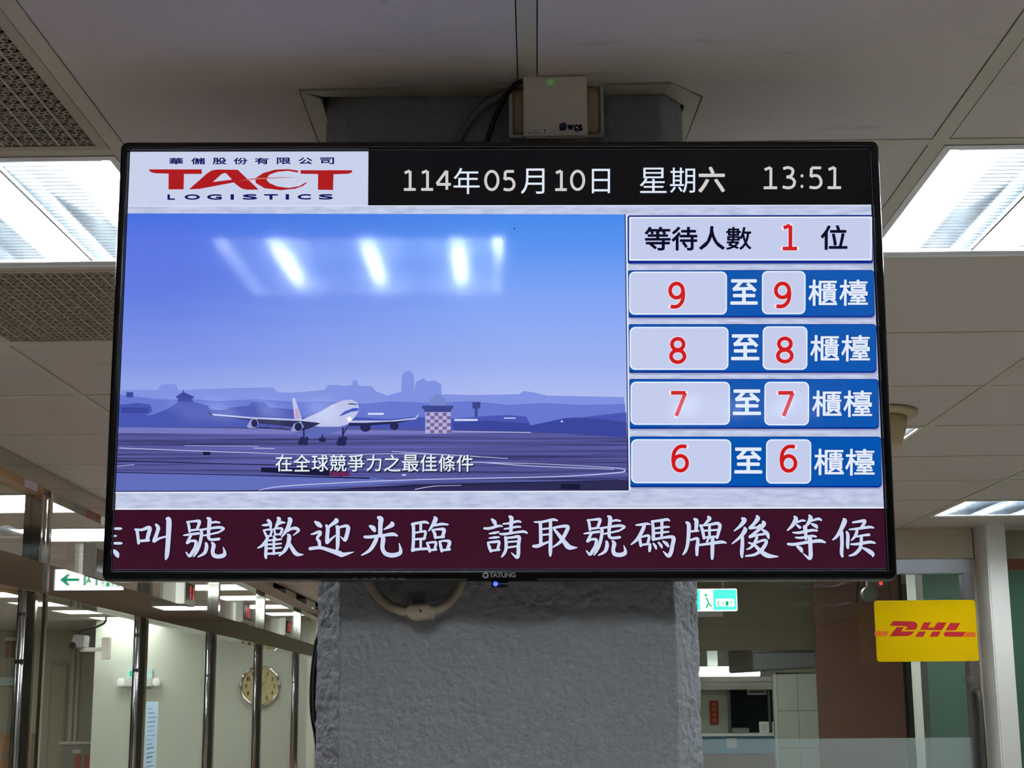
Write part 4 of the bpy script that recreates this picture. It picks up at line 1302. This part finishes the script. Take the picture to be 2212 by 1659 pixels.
g.stroke([(*rz7(1432, 1190), 2.4), (*rz7(1470, 1222), 2.6)], smooth=False)
g.build('logo', 'logo_blue', ru, rmap(-.0003))
g = Flat()
for ch, xa, xb in (('G', 1185, 1232), ('T', 1240, 1290)):
    p, q = rz7(xa, 1115), rz7(xb, 1165)
    g.char(ch, *p, *q, bold=.35)
g.build('logo_letters', 'logo_white', ru, rmap(-.0006))
g = Flat()
for x, y, r_ in ((655, 1200, .8), (748, 1195, 1.3), (838, 1200, .8), (930, 1200, 2.0), (1517, 825, .8)):
    c = rz7(x, y); g.ell(c[0], c[1], r_, r_, 10)
for x in (650, 690, 745, 790, 845, 925):
    c = rz7(x, 1245); g.rect(c[0] - 1.2, c[1] - 1.2, c[0] + 1.2, c[1] + 1.2)
g.build('indicator_print', 'print_dark', ru, rmap(-.0003))
g = Flat()
g.stroke([(*rz7(x, y), .5) for x, y in ((600, 905), (750, 920), (950, 900), (1150, 850), (1350, 825), (1640, 840))])
g.build('moulded_line', M('moulded_line', (176, 166, 156), rough=.5, var=0), ru, rmap(-.0003))

# cables from the unit down behind the television
pts = [onY(1131, 174, 1.893), onY(1112, 185, 1.897), onY(1090, 212, 1.915), onY(1068, 258, 1.93), onY(1052, 306, 1.93), onY(1044, 345, 1.934)]
tag(MB().tube(smooth_path(pts, 8), .0036, 10).build('signal_cable', 'cable', smooth=True), 'thin black cable from the radio unit down behind the television', 'cable')
pts = [onY(1120, 188, 1.914), onY(1093, 200, 1.926), onY(1040, 232, 1.935), onY(1005, 275, 1.939), onY(985, 312, 1.939), onY(975, 350, 1.939)]
tag(MB().tube(smooth_path(pts, 8), .0055, 10).build('painted_cable', M('conduit_painted', (120, 118, 114), rough=.5, var=.1, scale=40), smooth=True), 'grey painted cable running down the column beside the black cable', 'cable')
# conduit loop below the television
cn = thing('cable_conduit', 'beige cable conduit looped under the television with a square coupler', 'conduit', onY(905, 1330, 1.93))
L_ = cn.location
def loc(u, v, Y): return onY(u, v, Y) - Vector(L_)
MB().tube(smooth_path([loc(790, 1240, 1.935), loc(801, 1262, 1.935), loc(822, 1292, 1.932), loc(848, 1312, 1.930), (loc(878, 1322, 1.928))], 8), .0062, 12).build('conduit_run', 'conduit', cn, smooth=True)
MB().tube(smooth_path([loc(930, 1320, 1.928), loc(958, 1310, 1.930), loc(980, 1288, 1.932), loc(994, 1262, 1.935), loc(1004, 1238, 1.935)], 8), .0062, 12).build('conduit_run', 'conduit', cn, smooth=True)
cp = MB().slab_y([tuple((loc(u, v, 1.92)[0], loc(u, v, 1.92)[2])) for u, v in ((874, 1317), (884, 1306), (928, 1304), (933, 1312), (931, 1337), (892, 1341), (876, 1330))], -.012, .012)
cp.build('coupler', 'conduit', cn, bevel=.002)
q0 = loc(934, 1322, 1.925)
MB().tube([q0 + Vector((-.0035, 0, .0005)), q0 + Vector((.0035, 0, -.0005))], .0095, 14).build('collar', 'conduit', cn)
MB().lathe([(.0014, -.0145), (.0014, -.011)], 10, 'y').build('screw', 'cable', cn).location = loc(910, 1321, 1.93)
# black cable hugging the column's left edge
pts = [Vector((-0.245, 1.998, 2.0)), Vector((-0.247, 1.998, 1.72)), Vector((-0.2545, 1.998, 1.665)), Vector((-0.2585, 1.998, 1.62)), Vector((-0.2575, 1.998, 1.58)), Vector((-0.250, 1.998, 1.535)), Vector((-0.246, 1.998, 1.45)), Vector((-0.246, 1.998, 0.0))]
tag(MB().tube(smooth_path(pts, 8), .0042, 8).build('power_cable', 'cable', smooth=True), 'black cable hanging down the left edge of the grey column', 'cable')

# ================================================================== COUNTER GLAZING (left)
PA = math.atan(0.02013)
gp = thing('counter_glazing', 'polished steel and glass counter partition running back on the left', 'partition', (-1.641, 4.983, 0), (0, 0, PA))
S0, S1 = -8.0, 10.9
posts = [-7.15, -5.25, -3.36, -1.50, 0.385, 2.19, 4.05, 5.96, 8.15, 10.1]
MB().box(-.075, 0, S0, S1, 2.326, ZC).build('top_rail', 'steel_beam', gp)
MB().box(-.070, -.004, S0, .42, 2.306, 2.326).build('wood_strip', 'wood', gp)
MB().box(-.0035, .0008, .12, .27, 2.304, 2.330).build('label_sticker', 'paper_lilac', gp)
MB().box(-.110, 0, S0, S1, 1.962, 2.070).build('middle_beam', 'steel_beam', gp, bevel=.002)
up_me = MB().box(-.066, -.004, -.030, .030, 2.070, 2.327).mesh('upper_post', bevel=.002); up_me.materials.append(MT['steel'])
lw_me = MB().box(-.072, -.016, -.030, .030, 0.901, 1.962).mesh('lower_post', bevel=.003); lw_me.materials.append(MT['steel'])
tb_me = MB().tube([(-.052, -.042, 0.901), (-.052, -.042, 1.962)], .0085, 16).mesh('round_tube', smooth=True); tb_me.materials.append(MT['steel_satin'])
cl_me = MB().box(-.064, -.040, -.052, -.029, 0, .016).mesh('clamp', bevel=.003); cl_me.materials.append(MT['steel_satin'])
cs_me = MB().box(-.004, .008, .032, .064, 0.901, 2.325).mesh('cover_strip', bevel=.002); cs_me.materials.append(MT['steel'])
for s in posts:
    for nm, me in (('upper_post', up_me), ('lower_post', lw_me), ('round_tube', tb_me)) + ((('cover_strip', cs_me),) if s == 0.385 else ()):
        o = link(nm, me, None, gp); o.location = (0, s, 0)
    for z in (1.72, 1.88):
        o = link('clamp', cl_me, None, gp); o.location = (0, s, z)
for a, b in zip(posts[:-1], posts[1:]):
    MB().box(-.045, -.037, a + .031, b - .031, 2.070, 2.327).build('glass_pane', 'glass', gp)
    MB().box(-.055, -.047, a + .031, b - .062, 0.95, 1.962).build('glass_pane', 'glass', gp)
ct = thing('service_counter', 'long brown service counter under the glass partition on the left', 'counter', (-1.641, 4.983, 0), (0, 0, PA))
MB().box(-.55, .25, S0, S1, 0.86, 0.90).build('worktop', 'wood_brown', ct)
MB().box(-.10, .15, S0, S1, 0, 0.86).build('front_panel', 'wood_brown', ct)

def on_part(s, x, z):
    return Vector((-1.641, 4.983, 0)) + Matrix.Rotation(PA, 3, 'Z') @ Vector((x, s, z))
# counter number displays standing on the beam
nd = thing('number_display', '', 'display')
MB().box(-.024, .024, -.14, .14, 0.0, .132).build('case', 'ivory_frame', nd, bevel=.003)
MB().box(.0235, .0255, -.115, .125, .022, .112).build('display_window', M('display_smoked', (30, 10, 14), rough=.12, var=0), nd)
g = MB()
for y in (0.00, 0.085):
    g.box(.0256, .0262, y - .004, y + .008, .036, .066).box(.0256, .0262, y - .004, y + .008, .070, .100)
g.build('lit_segments', 'led_red', nd)
MB().box(-.012, .012, -.10, -.08, -.002, .001).build('foot', 'ivory_frame', nd)
labs = ['white counter number display on the steel beam, left of the television corner', 'white counter number display with red digits under the television, nearest one', 'white counter number display with red digits, second one under the television', 'white counter number display with red digits, furthest one beside the column']
for i, s in enumerate((1.17, 3.02, 4.95, 7.08)):
    o = nd if i == 0 else copy_tree(nd)
    p = on_part(s, -.005, 2.0715)
    o.location = p
    o.rotation_euler = (0, 0, PA)
    tag(o, labs[i], 'display', 'counter number displays on the steel beam')
# pale blue notice on the glass
nt_ = thing('glass_notice', 'pale blue printed notice stuck to the glass beside the second steel post', 'notice', on_part(2.46, -.036, 1.43), (0, 0, PA))
MB().box(0, .0012, -.13, .13, -.42, .155).build('sheet', 'paper_blue', nt_)
tx = MB()
for i in range(26):
    z = .12 - i * .0205
    tx.box(.0012, .0016, -.10, random.uniform(.0, .09), z, z + random.choice((.004, .006, .009)))
tx.build('printed_lines', M('notice_ink', (112, 146, 164), rough=.6, var=0), nt_)['kind'] = 'stuff'

# ================================================================== OFFICE BEHIND THE GLAZING
cc = onY(563, 1482, 15.88)
ck_ = thing('round_clock', 'round tan wall clock with a scalloped chrome rim on the cream wall', 'clock', cc)
n = 96
rim = MB()
def scl(r, y, amp):
    return [((r + amp * math.cos(12 * 2 * math.pi * i / n)) * math.cos(2 * math.pi * i / n), y, (r + amp * math.cos(12 * 2 * math.pi * i / n)) * math.sin(2 * math.pi * i / n)) for i in range(n)]
loops_mesh(rim, [scl(.205, 0, .004), scl(.212, -.02, .005), scl(.203, -.04, .004), scl(.186, -.038, .001), scl(.180, -.026, 0)])
rim.build('rim', 'chrome', ck_, smooth=True)
fc = MB().lathe([(.186, -.020), (.186, -.024)], 64, 'y')
fc.build('face', 'clock_face', ck_)
nu = Flat()
for h in range(1, 13):
    a = R(90 - 30 * h)
    cx, cy = .142 * math.cos(a), .142 * math.sin(a)
    t_ = str(h)
    wdt = .016
    for i, ch in enumerate(t_):
        ox = (i - (len(t_) - 1) / 2) * .019
        nu.char(ch, cx + ox - (.004 if ch == '1' else wdt / 2), -(cy) - .019, cx + ox + (.004 if ch == '1' else wdt / 2), -(cy) + .019, bold=.0024)
nu.build('numerals', 'print_dark', ck_, lambda x, y: (x, -.0246, -y))
for nm, ang, ln, wd_ in (('hour_hand', 90 - 55.5, .075, .009), ('minute_hand', 90 - 306, .115, .006)):
    a = R(ang)
    d = Vector((math.cos(a), 0, math.sin(a)))
    p_ = Vector((-d.z, 0, d.x)) * wd_ / 2
    pts = [-d * .02 + p_, -d * .02 - p_, d * ln - p_ * .4, d * ln + p_ * .4]
    MB().slab_y([(q.x, q.z) for q in pts], -.029, -.027).build(nm, 'print_dark', ck_)

x0, x1, z0, z1 = rect_at(258, 1463, 345, 1483, 15.88)
em = thing('emergency_light', 'white emergency lamp box under a pale green sign on the cream wall', 'lamp', ((x0 + x1) / 2, 15.89, z0))
MB().box(-.14, .14, -.07, 0, .0, .085).build('lamp_box', 'wall_white', em, bevel=.006)
for sx in (-1, 1):
    MB().box(sx * .18 - .035, sx * .18 + .035, -.075, -.01, .005, .085).build('lamp_head', M('lamp_head_%d' % (sx + 1), (240, 240, 236), rough=.4, var=0, emit=(240, 240, 232), es=.35), em, bevel=.012)
MB().box(-.13, .13, -.03, 0, .088, .175).build('sign_plate', M('sign_plate_pale', (190, 226, 222), rough=.5, var=.03), em)
MB().box(-.10, -.02, -.0312, -.030, .105, .155).box(.03, .07, -.0312, -.030, .10, .16).build('sign_print', 'green_ink', em)

# camera with its arm, fixed to the return of the wall
x0, x1, z0, z1 = rect_at(166, 1374, 191, 1401, 15.2)
sc_ = thing('projector_arm', 'grey projector held on a white wall arm behind the glass on the left', 'projector', onY(178, 1400, 15.2))
MB().slab_y([(-.10, -.0), (.035, -.0), (.045, .12), (-.06, .13)], -.12, .10).build('body', 'grey_box', sc_, bevel=.01)
MB().box(-.02, .26, -.03, .03, -.035, .005).build('arm', 'ivory', sc_, bevel=.008)
MB().tube(smooth_path([(-.03, 0, .11), (-.01, 0, .17), (.08, 0, .19), (.20, 0, .24), (.22, 0, .30)], 6), .012, 8).build('cable_hose', 'cable', sc_, smooth=True)
MB().box(.20, .27, -.05, .05, -.11, .10).build('back_plate', 'ivory', sc_, bevel=.004)
MB().lathe([(.035, -.135), (.028, -.118)], 16, 'y').build('lens', 'black_gloss', sc_).location = (-.06, 0, .02)

def simple(name, label, cat, u0, v0, u1, v1, Y, depth, mat, parts=(), bevel=.004, base=None):
    x0, x1, z0, z1 = rect_at(u0, v0, u1, v1, Y)
    if base is not None:
        z0 = base
    o = thing(name, label, cat, ((x0 + x1) / 2, Y, z0))
    w_, h_ = x1 - x0, z1 - z0
    MB().box(-w_ / 2, w_ / 2, 0, depth, 0, h_).build('body', mat, o, bevel=bevel)
    for nm, m_, a0, b0_, a1, b1_, th in parts:
        MB().box(-w_ / 2 + a0 * w_, -w_ / 2 + a1 * w_, -th, 0.0005, b0_ * h_, b1_ * h_).build(nm, m_, o)
    return o
simple('dark_cabinet', 'dark brown hanging cabinet high on the far office wall at the left edge', 'cabinet', 12, 1385, 36, 1421, 18.1, .08, 'wood_brown', (('door', 'wood_brown', .05, .05, .95, .95, .01), ('lamp', 'paper', .0, 1.02, .9, 1.22, .02)))
simple('white_board', 'small white plate on the far office wall at the left edge', 'plate', -10, 1463, 41, 1480, 18.1, .03, 'wall_white', (('print', 'paper_blue', .1, .2, .7, .8, .002),))
x0, x1, z0, z1 = rect_at(-40, 1585, 63, 1659, 17.9)
wd_ = thing('wooden_cupboard', 'light brown wooden cupboard in the lower left corner behind the glass', 'cupboard', ((x0 + x1) / 2, 17.9, 0))
w_ = x1 - x0
MB().box(-w_ / 2, w_ / 2, 0, .28, 0, z1).build('carcass', 'wood', wd_, bevel=.004)
for i in (0, 1):
    d_o = MB().box(-w_ / 2 + i * w_ / 2 + .01, -w_ / 2 + (i + 1) * w_ / 2 - .01, -.02, -.001, .08, z1 - .02).build('door', 'wood', wd_)
    MB().box(.0 - .035 + i * .05, .0 - .015 + i * .05, -.03, -.02, z1 - .28, z1 - .2).build('handle', 'steel_satin', d_o)
x0, x1, z0, z1 = rect_at(131, 1608, 196, 1690, 17.9)
hb = thing('hydrant_box', 'grey metal hydrant box with red markings by the office wall', 'hydrant box', ((x0 + x1) / 2, 17.92, 0))
w_ = x1 - x0
MB().box(-w_ / 2, w_ / 2, 0, .2, 0, z1).build('case', 'grey_box', hb, bevel=.006)
MB().box(-w_ / 2 - .02, w_ / 2 + .02, -.03, .215, z1, z1 + .03).build('top_ledge', 'wall_white', hb)
for x in (-.02, .09):
    MB().box(x, x + .075, -.004, 0, z1 - .30, z1 - .12).build('red_mark', 'red_paper', hb)
MB().slab_y([(-.05, z1 - .06), (.05, z1 - .06), (.04, z1 - .10), (-.04, z1 - .10)], -.004, 0).build('emblem', 'ivory', hb)
# dark door leaf and pipes on the far wall
d1 = MB().box(-5.42, -5.22, 18.16, 18.2, 0, 2.02).build('door_1', 'grey_box')
struct(d1)
MB().box(-5.40, -5.24, 18.15, 18.162, .05, 1.98).build('door_leaf', 'wall_olive', d1)
pp = thing('pipe_run', 'pale vertical pipes on the far office wall left of the cream wall', 'pipe', (-5.0, 18.17, 0))
for x in (-.16, -.10, .16):
    MB().tube([(x, 0, 0), (x, 0, 2.38)], .022, 12).build('pipe', 'wall', pp, smooth=True)

# exit sign hanging in the corridor; it is what the steel beam mirrors
es = thing('exit_sign', 'white hanging exit sign with a green arrow, mirrored in the steel beam', 'exit sign', (-0.865, 9.43, 2.245))
MB().box(-.215, .215, 0, .04, 0, .14).build('case', 'grey_box', es, bevel=.004)
MB().box(-.208, .208, -.004, .0, .006, .134).build('face', emit_mat('exit_sign_white', (244, 248, 255), 1.9), es)
g = Flat()
g.poly([(.06, .062), (.135, .062), (.115, .036), (.135, .036), (.178, .070), (.135, .104), (.115, .104), (.135, .078), (.06, .078)])
g.rect(.020, .035, .034, .105).rect(-.052, .035, -.038, .105)
g.stroke([(-.005, .042, .012), (.004, .062, .012), (-.006, .085, .012)]).stroke([(.004, .062, .010), (.014, .088, .010)]).ell(-.012, .034, .007, .007)
for i, ch in enumerate('EXIT'):
    g.char(ch, -.185 + i * .030, .088, -.185 + i * .030 + .022, .112, bold=.001)
for i, ch in enumerate('出口'):
    g.char(ch, -.182 + i * .062, .028, -.182 + i * .062 + .048, .078, bold=.001)
g.build('pictogram', 'green_ink', es, lambda x, y: (x, -.0046, .14 - y))
for x in (-.15, .15):
    MB().box(x - .006, x + .006, .014, .026, .14, .2025).build('hanger', 'steel_satin', es)

# ================================================================== GLASS DOOR AND ROOM BEYOND (right)
d2 = thing('glass_door', 'aluminium framed glass door wall with a frosted lower band, right of the column', 'door', (1.43, YW + .02, 0))
ox = 1.43
FR = MB()
MB().box(.66 - ox, 2.262 - ox, -.03, .03, 2.172, 2.243).build('head_frame', 'alu', d2, bevel=.004)
MB().box(2.205 - ox, 2.262 - ox, -.03, .03, 0, 2.172).build('side_frame', 'alu', d2, bevel=.004)
MB().box(.66 - ox, .71 - ox, -.03, .03, 0, 2.172).build('side_frame', 'alu', d2, bevel=.004)
MB().box(2.262 - ox, 2.277 - ox, -.015, .06, 0, 2.243).build('edge_strip', 'wall_beige', d2)
MB().box(.71 - ox, 2.205 - ox, -.004, .004, 1.385, 2.172).build('glass_pane', 'glass', d2)
MB().box(.71 - ox, 2.205 - ox, -.004, .004, 0.02, 1.385).build('frosted_pane', 'glass_frost', d2)
hdl = MB().tube(smooth_path([(2.232 - ox, -.034, 1.60), (2.236 - ox, -.075, 1.56), (2.240 - ox, -.075, 1.2), (2.240 - ox, -.075, .9), (2.236 - ox, -.034, .86)], 6), .014, 10)
hdl.build('pull_handle', 'print_dark', d2, smooth=True)
for z in (2.02, 1.915, 1.66):
    MB().box(2.196 - ox, 2.222 - ox, -.055, -.03, z - .018, z + .018).build('hinge', 'steel_satin', d2, bevel=.004)

YS = 7.40
dh = thing('courier_sign', 'yellow acrylic sign reading DHL in red on the glass door', 'sign', onY(2000, 1430, YS))
L_ = Vector(dh.location)
corner = [onY(*p, YS) - L_ for p in ((1888, 1306), (2106, 1293), (2111, 1424), (1896, 1430))]
xs0, xs1, zs0, zs1 = corner[0].x, corner[1].x, corner[3].z, corner[1].z - .006
pl = MB()
loops_mesh(pl, [rr_loop(xs0, xs1, zs0, zs1, .014, .005), rr_loop(xs0, xs1, zs0, zs1, .014, 0.001), rr_loop(xs0 + .001, xs1 - .001, zs0 + .001, zs1 - .001, .013, 0)], True, True)
pl.build('panel', 'yellow', dh)
def dmap(y):
    H2 = homography([(1888, 1306), (2106, 1293), (2112, 1424), (1896, 1430)], [(xs0, zs1), (xs1, zs1), (xs1, zs0), (xs0, zs0)])
    def f(x, yy):
        u, v = 1870 + x * .18689, 1130 + yy * .18689
        q = H2 @ np.array([u, v, 1.0])
        return (q[0] / q[2], y, q[1] / q[2])
    return f
g = Flat()
for P in ([(272, 1208), (312, 1157), (540, 1152), (578, 1172), (584, 1200), (562, 1243), (447, 1250), (472, 1213), (440, 1208)],
          [(272, 1325), (352, 1222), (430, 1220), (398, 1268), (546, 1262), (516, 1298), (470, 1316)],
          [(610, 1242), (655, 1160), (738, 1152), (703, 1213), (768, 1211), (812, 1152), (920, 1147), (862, 1238)],
          [(555, 1320), (598, 1262), (680, 1258), (645, 1318)], [(720, 1314), (755, 1257), (850, 1253), (815, 1310)],
          [(905, 1238), (962, 1152), (1080, 1147), (1025, 1232)], [(880, 1290), (900, 1253), (1142, 1246), (1108, 1302), (905, 1308)]):
    if P[0] in ((272, 1208), (610, 1242), (905, 1238)):
        g.mark()
    g.poly(P)
g.build('letters', 'sign_red', dh, dmap(-.0006))
g = Flat().poly([(106, 1276), (262, 1270), (238, 1323), (112, 1328)]).mark().poly([(1148, 1251), (1256, 1246), (1262, 1302), (1118, 1304)])
g.build('stripes', 'sign_orange', dh, dmap(-.0006))
MB().box(xs0 + .05, xs1 - .05, .005, YW + .016 - YS - .001, zs0 + .10, zs0 + .18).build('stand_off', 'grey_box', dh)

sg = thing('green_exit_sign', 'glowing green exit sign hanging beside the column, right of it', 'exit sign', (.895, 7.30, 1.985))
MB().box(-.165, .165, 0, .03, 0, .105).build('case', 'white_em', sg, bevel=.003)
MB().box(-.160, .160, -.003, .0, .005, .100).build('face', 'green_em', sg)
g = Flat().rrect(-.012, .006, .050, .099, .004)
g.rrect(.062, .048, .150, .084, .006)
g.build('white_field', 'white_em', sg, lambda x, y: (x, -.0034, .105 - y))
g = Flat().stroke([(.016, .090, .006), (.026, .066, .006), (.018, .044, .007)]).stroke([(.026, .066, .006), (.040, .084, .006)]).ell(.016, .030, .006, .006)
for i, ch in enumerate('EXIT'):
    g.char(ch, .070 + i * .019, .060, .070 + i * .019 + .014, .080)
g.build('pictogram', 'green_ink', sg, lambda x, y: (x, -.0040, .105 - y))
for x in (-.10, .10):
    MB().box(x - .005, x + .005, .010, .020, .105, ZC - 1.985 + .0008).build('hanger', 'steel_satin', sg)

# door operator with its red pilot lamp, inside the glass
do = thing('door_sensor', 'grey door sensor with a red pilot lamp behind the glass above the yellow sign', 'sensor', (1.832, 7.78, 2.145))
MB().box(-.045, .045, -.03, .03, -.02, .25).build('stem', 'grey_box', do, bevel=.005)
MB().tube(smooth_path([(-.075, 0, .24), (-.085, -.01, .05), (-.105, -.01, -.10)], 6), .006, 8).build('cord', 'cable', do)
MB().tube(smooth_path([(.060, 0, .24), (.060, -.01, .05), (.070, -.01, -.09)], 6), .003, 8).build('cord', 'cable', do)
MB().lathe([(.038, -.03), (.038, .03)], 20, 'y').build('sensor_head', 'grey_box', do).location = (-.035, 0, -.055)
MB().lathe([(.009, -.036), (.007, -.040)], 12, 'y').build('pilot_lamp', 'led_red', do).location = (.018, 0, -.005)

# the room behind the glass door
struct(MB().box(1.10, 2.62, 11.0, 11.15, 1.905, 2.6).build('wall_lintel', 'wall_olive'))
struct(MB().box(.66, 4.4, 7.75, 19.9, ZC + .052, ZC + .07).build('ceiling_hall', 'slab'))
struct(MB().box(4.3, 4.4, 7.9, 19.9, 0, 2.6).build('wall_hall_right', 'wall'))
struct(MB().box(.6, 4.4, 19.3, 19.45, 0, 2.6).build('wall_hall_far', 'wall'))
for i, (hx, hy) in enumerate(((1.55, 8.7), (2.95, 8.3), (2.6, 16.9), (1.9, 12.6))):  # unseen fill panels, added to brighten the hall behind the glass
    hl_ = copy_tree(F0)
    hl_.location = (hx, hy, ZC)
    for ch_ in hl_.children:
        if ch_.name.startswith('diffuser'):
            ch_.data = ch_.data.copy(); ch_.data.materials.clear(); ch_.data.materials.append(MT['panel_dim'])
    tag(hl_, ['lit ceiling panel just inside the glass door, above the door head', 'lit ceiling panel inside the glass door near the white pillar', 'lit ceiling panel at the back of the far hall, above the counter', 'lit ceiling panel of the hall just past the olive lintel'][i], 'light', 'lit panels of the far hall')
hl_ = copy_tree(F0)
hl_.location = (-.74, 13.9, ZC)
tag(hl_, 'lit ceiling panel in the corridor behind the column, mirrored in the steel beam', 'light')
if 'group' in hl_:
    del hl_['group']
pn = thing('brown_panel', 'tall brown laminate panel standing behind the glass door', 'panel', (2.345, 10.5, 0))
MB().box(-.298, .283, 0, .06, 0, 2.39).build('board', M('laminate_brown', (158, 118, 104), rough=.22, var=.06, scale=2.5, coat=.2), pn, bevel=.004)
MB().box(.283, .302, -.005, .065, 0, 2.39).build('edge_strip', M('panel_edge', (52, 34, 26), rough=.5), pn)
pt = thing('white_door_post', 'slim white door post right of the brown panel, behind the glass', 'post', (2.30, 8.9, 0))
MB().box(-.022, .022, -.02, .02, 0, 2.39).build('post', 'wall_white', pt, bevel=.003)
MB().box(.024, .062, -.015, .03, 0, 2.39).build('track', 'alu', pt)
tg_ = thing('inner_glass_screen', 'greenish inner glass screen behind the yellow sign', 'screen', (2.55, 9.2, 0))
MB().box(-.15, .55, -.004, .004, 0.02, 2.38).build('pane', 'glass_green', tg_)
MB().box(-.16, -.12, -.02, .02, 0, 2.39).build('mullion', M('mullion_green', (150, 176, 168), rough=.4), tg_)
MB().box(-.12, .55, -.01, .01, 1.44, 1.455).build('rail', 'grey_box', tg_)
struct(MB().box(3.02, 4.3, 12.3, 12.42, 0, 2.6).build('wall_hall_green', M('wall_paint_green', (122, 140, 137), rough=.7)))
tw_ = thing('tiled_screen_wall', 'pale tiled screen wall with thin joints, left of the brown panel', 'wall', (2.55, 14.0, 0))
for i in range(2):
    for j in range(5):
        MB().box(-.19 + i * .185, -.19 + i * .185 + .181, 0, .04, .15 + j * .325, .15 + j * .325 + .32).build('tile', 'wall', tw_)
MB().box(-.20, .19, .005, .07, 0, 1.785).build('core', 'grey_box', tw_)
MB().box(-.225, -.195, -.01, .06, 0, 1.785).build('edge_profile', 'wall_white', tw_)
bh = thing('air_duct', 'grey boxed air duct under the ceiling of the far hall', 'duct', (2.7, 13.9, 1.80))
MB().slab_y([(-.56, .00), (.6, .06), (.6, .585), (-.56, .585)], 0, 1.6).build('casing', 'grey_box', bh, bevel=.01)
MB().box(-.57, .61, -.01, 1.62, .16, .18).build('flange', 'alu', bh)
x0, x1, z0, z1 = rect_at(1440, 1441, 1641, 1461, 18.3)
vl = thing('far_strip_light', 'glowing strip light at the back of the far hall, beside the column', 'light', ((x0 + x1) / 2, 18.3, z0))
MB().box(-(x1 - x0) / 2, (x1 - x0) / 2, 0, .10, .03, z1 - z0).build('housing', 'fixture', vl)
MB().box(-(x1 - x0) / 2 + .01, (x1 - x0) / 2 - .01, -.12, -.0, .0, z1 - z0).build('diffuser', emit_mat('strip_diffuser', (250, 252, 248), 3.0), vl, bevel=.01)
MB().box(-.06, .06, .02, .08, z1 - z0, ZC - z0).build('bracket', 'fixture', vl)
x0, x1, z0, z1 = rect_at(1480, 1463, 1678, 1489, 19.0)
pm = thing('pelmet', 'cream pelmet over the dark serving window at the back of the hall', 'pelmet', ((x0 + x1) / 2, 19.0, z0))
MB().box(-(x1 - x0) / 2, (x1 - x0) / 2, 0, .3, 0, (z1 - z0) * .62).build('board', 'wall_white', pm)
MB().box(-(x1 - x0) / 2 - .02, (x1 - x0) / 2 + .02, -.05, .3, (z1 - z0) * .62, z1 - z0).build('cornice', 'wall_white', pm, bevel=.01)
# serving window, scroll and counter of the far hall
x0, x1, z0, z1 = rect_at(1577, 1490, 1681, 1592, 19.26)
w1 = MB().box(x0, x1, 19.26, 19.30, z0, z1).build('window_1', M('window_dark', (20, 28, 26), rough=.12, var=.1))
struct(w1)
for u in (1576, 1662, 1680):
    p = onY(u, 1540, 19.24)
    MB().box(p.x - .015, p.x + .015, 19.23, 19.27, z0, z1).build('window_frame', 'alu', w1)
simple('red_scroll', 'red paper scroll with gold characters on the far wall', 'scroll', 1533, 1514, 1553, 1564, 19.27, .012, 'red_paper', tuple(('character', M('scroll_gold_%d' % i, (190, 120, 60), rough=.6), .28, .10 + .22 * i, .72, .26 + .22 * i, .003) for i in range(4)), bevel=0)
simple('window_sign', 'small pale lilac sign hanging at the top of the dark serving window', 'sign', 1614, 1490, 1656, 1501, 19.20, .01, 'paper_lilac', (('print', 'print_dark', .1, .45, .9, .75, .002),), bevel=0)
x0, x1, z0, z1 = rect_at(1440, 1592, 1683, 1626, 18.6)
kc = thing('serving_counter', 'serving counter with a light blue front at the back of the hall', 'counter', ((x0 + x1) / 2, 18.6, 0))
w_ = (x1 - x0) / 2
MB().box(-w_, w_, 0, .5, 0, z0).build('plinth', 'wood_brown', kc)
MB().box(-w_, w_, -.02, .5, z0, z1).build('blue_front', 'blue_panel', kc)
MB().box(-w_ - .02, w_ + .02, -.05, .55, z1, z1 + .03).build('worktop', 'paper', kc, bevel=.006)
KT = z1 + .0305
MB().box(w_ - .62, w_ - .50, -.024, -.02, z0 + .06, z1 - .02).build('notice', 'paper', kc)
simple('paper_stand', 'white upright paper stand on the blue fronted counter', 'stand', 1640, 1559, 1662, 1589, 18.75, .03, 'paper', (('sheet', 'wall', .15, .2, .85, .85, .003),), base=KT)
simple('paper_stand', 'second white paper stand on the blue fronted counter, nearer the brown panel', 'stand', 1668, 1559, 1682, 1589, 18.78, .03, 'paper', (('sheet', 'wall', .15, .2, .85, .85, .003),), base=KT)
simple('grey_tray_box', 'low grey box on the counter below the dark serving window', 'box', 1583, 1573, 1619, 1590, 18.8, .2, 'grey_box', (('lid', 'grey_box', .0, .85, 1, 1, .006),), base=KT)
# dark side door beyond the white pillar
d3 = thing('side_glass_door', 'dark green glass side door at the far right edge behind the white pillar', 'door', (3.2, YW + .26, 0))
MB().box(-.84, 1.2, -.03, .03, 2.205, 2.262).build('head_rail', 'wood_brown', d3)
MB().box(-.84, 1.2, -.004, .004, .02, 2.205).build('pane', 'glass_green', d3)
MB().box(1.14, 1.2, -.03, .03, 0, 2.205).build('jamb', 'alu', d3)
struct(MB().box(2.372, 4.4, YW + 1.6, YW + 1.7, 0, 2.6).build('wall_side_room', M('wall_paint_dark_green', (70, 96, 84), rough=.7)))
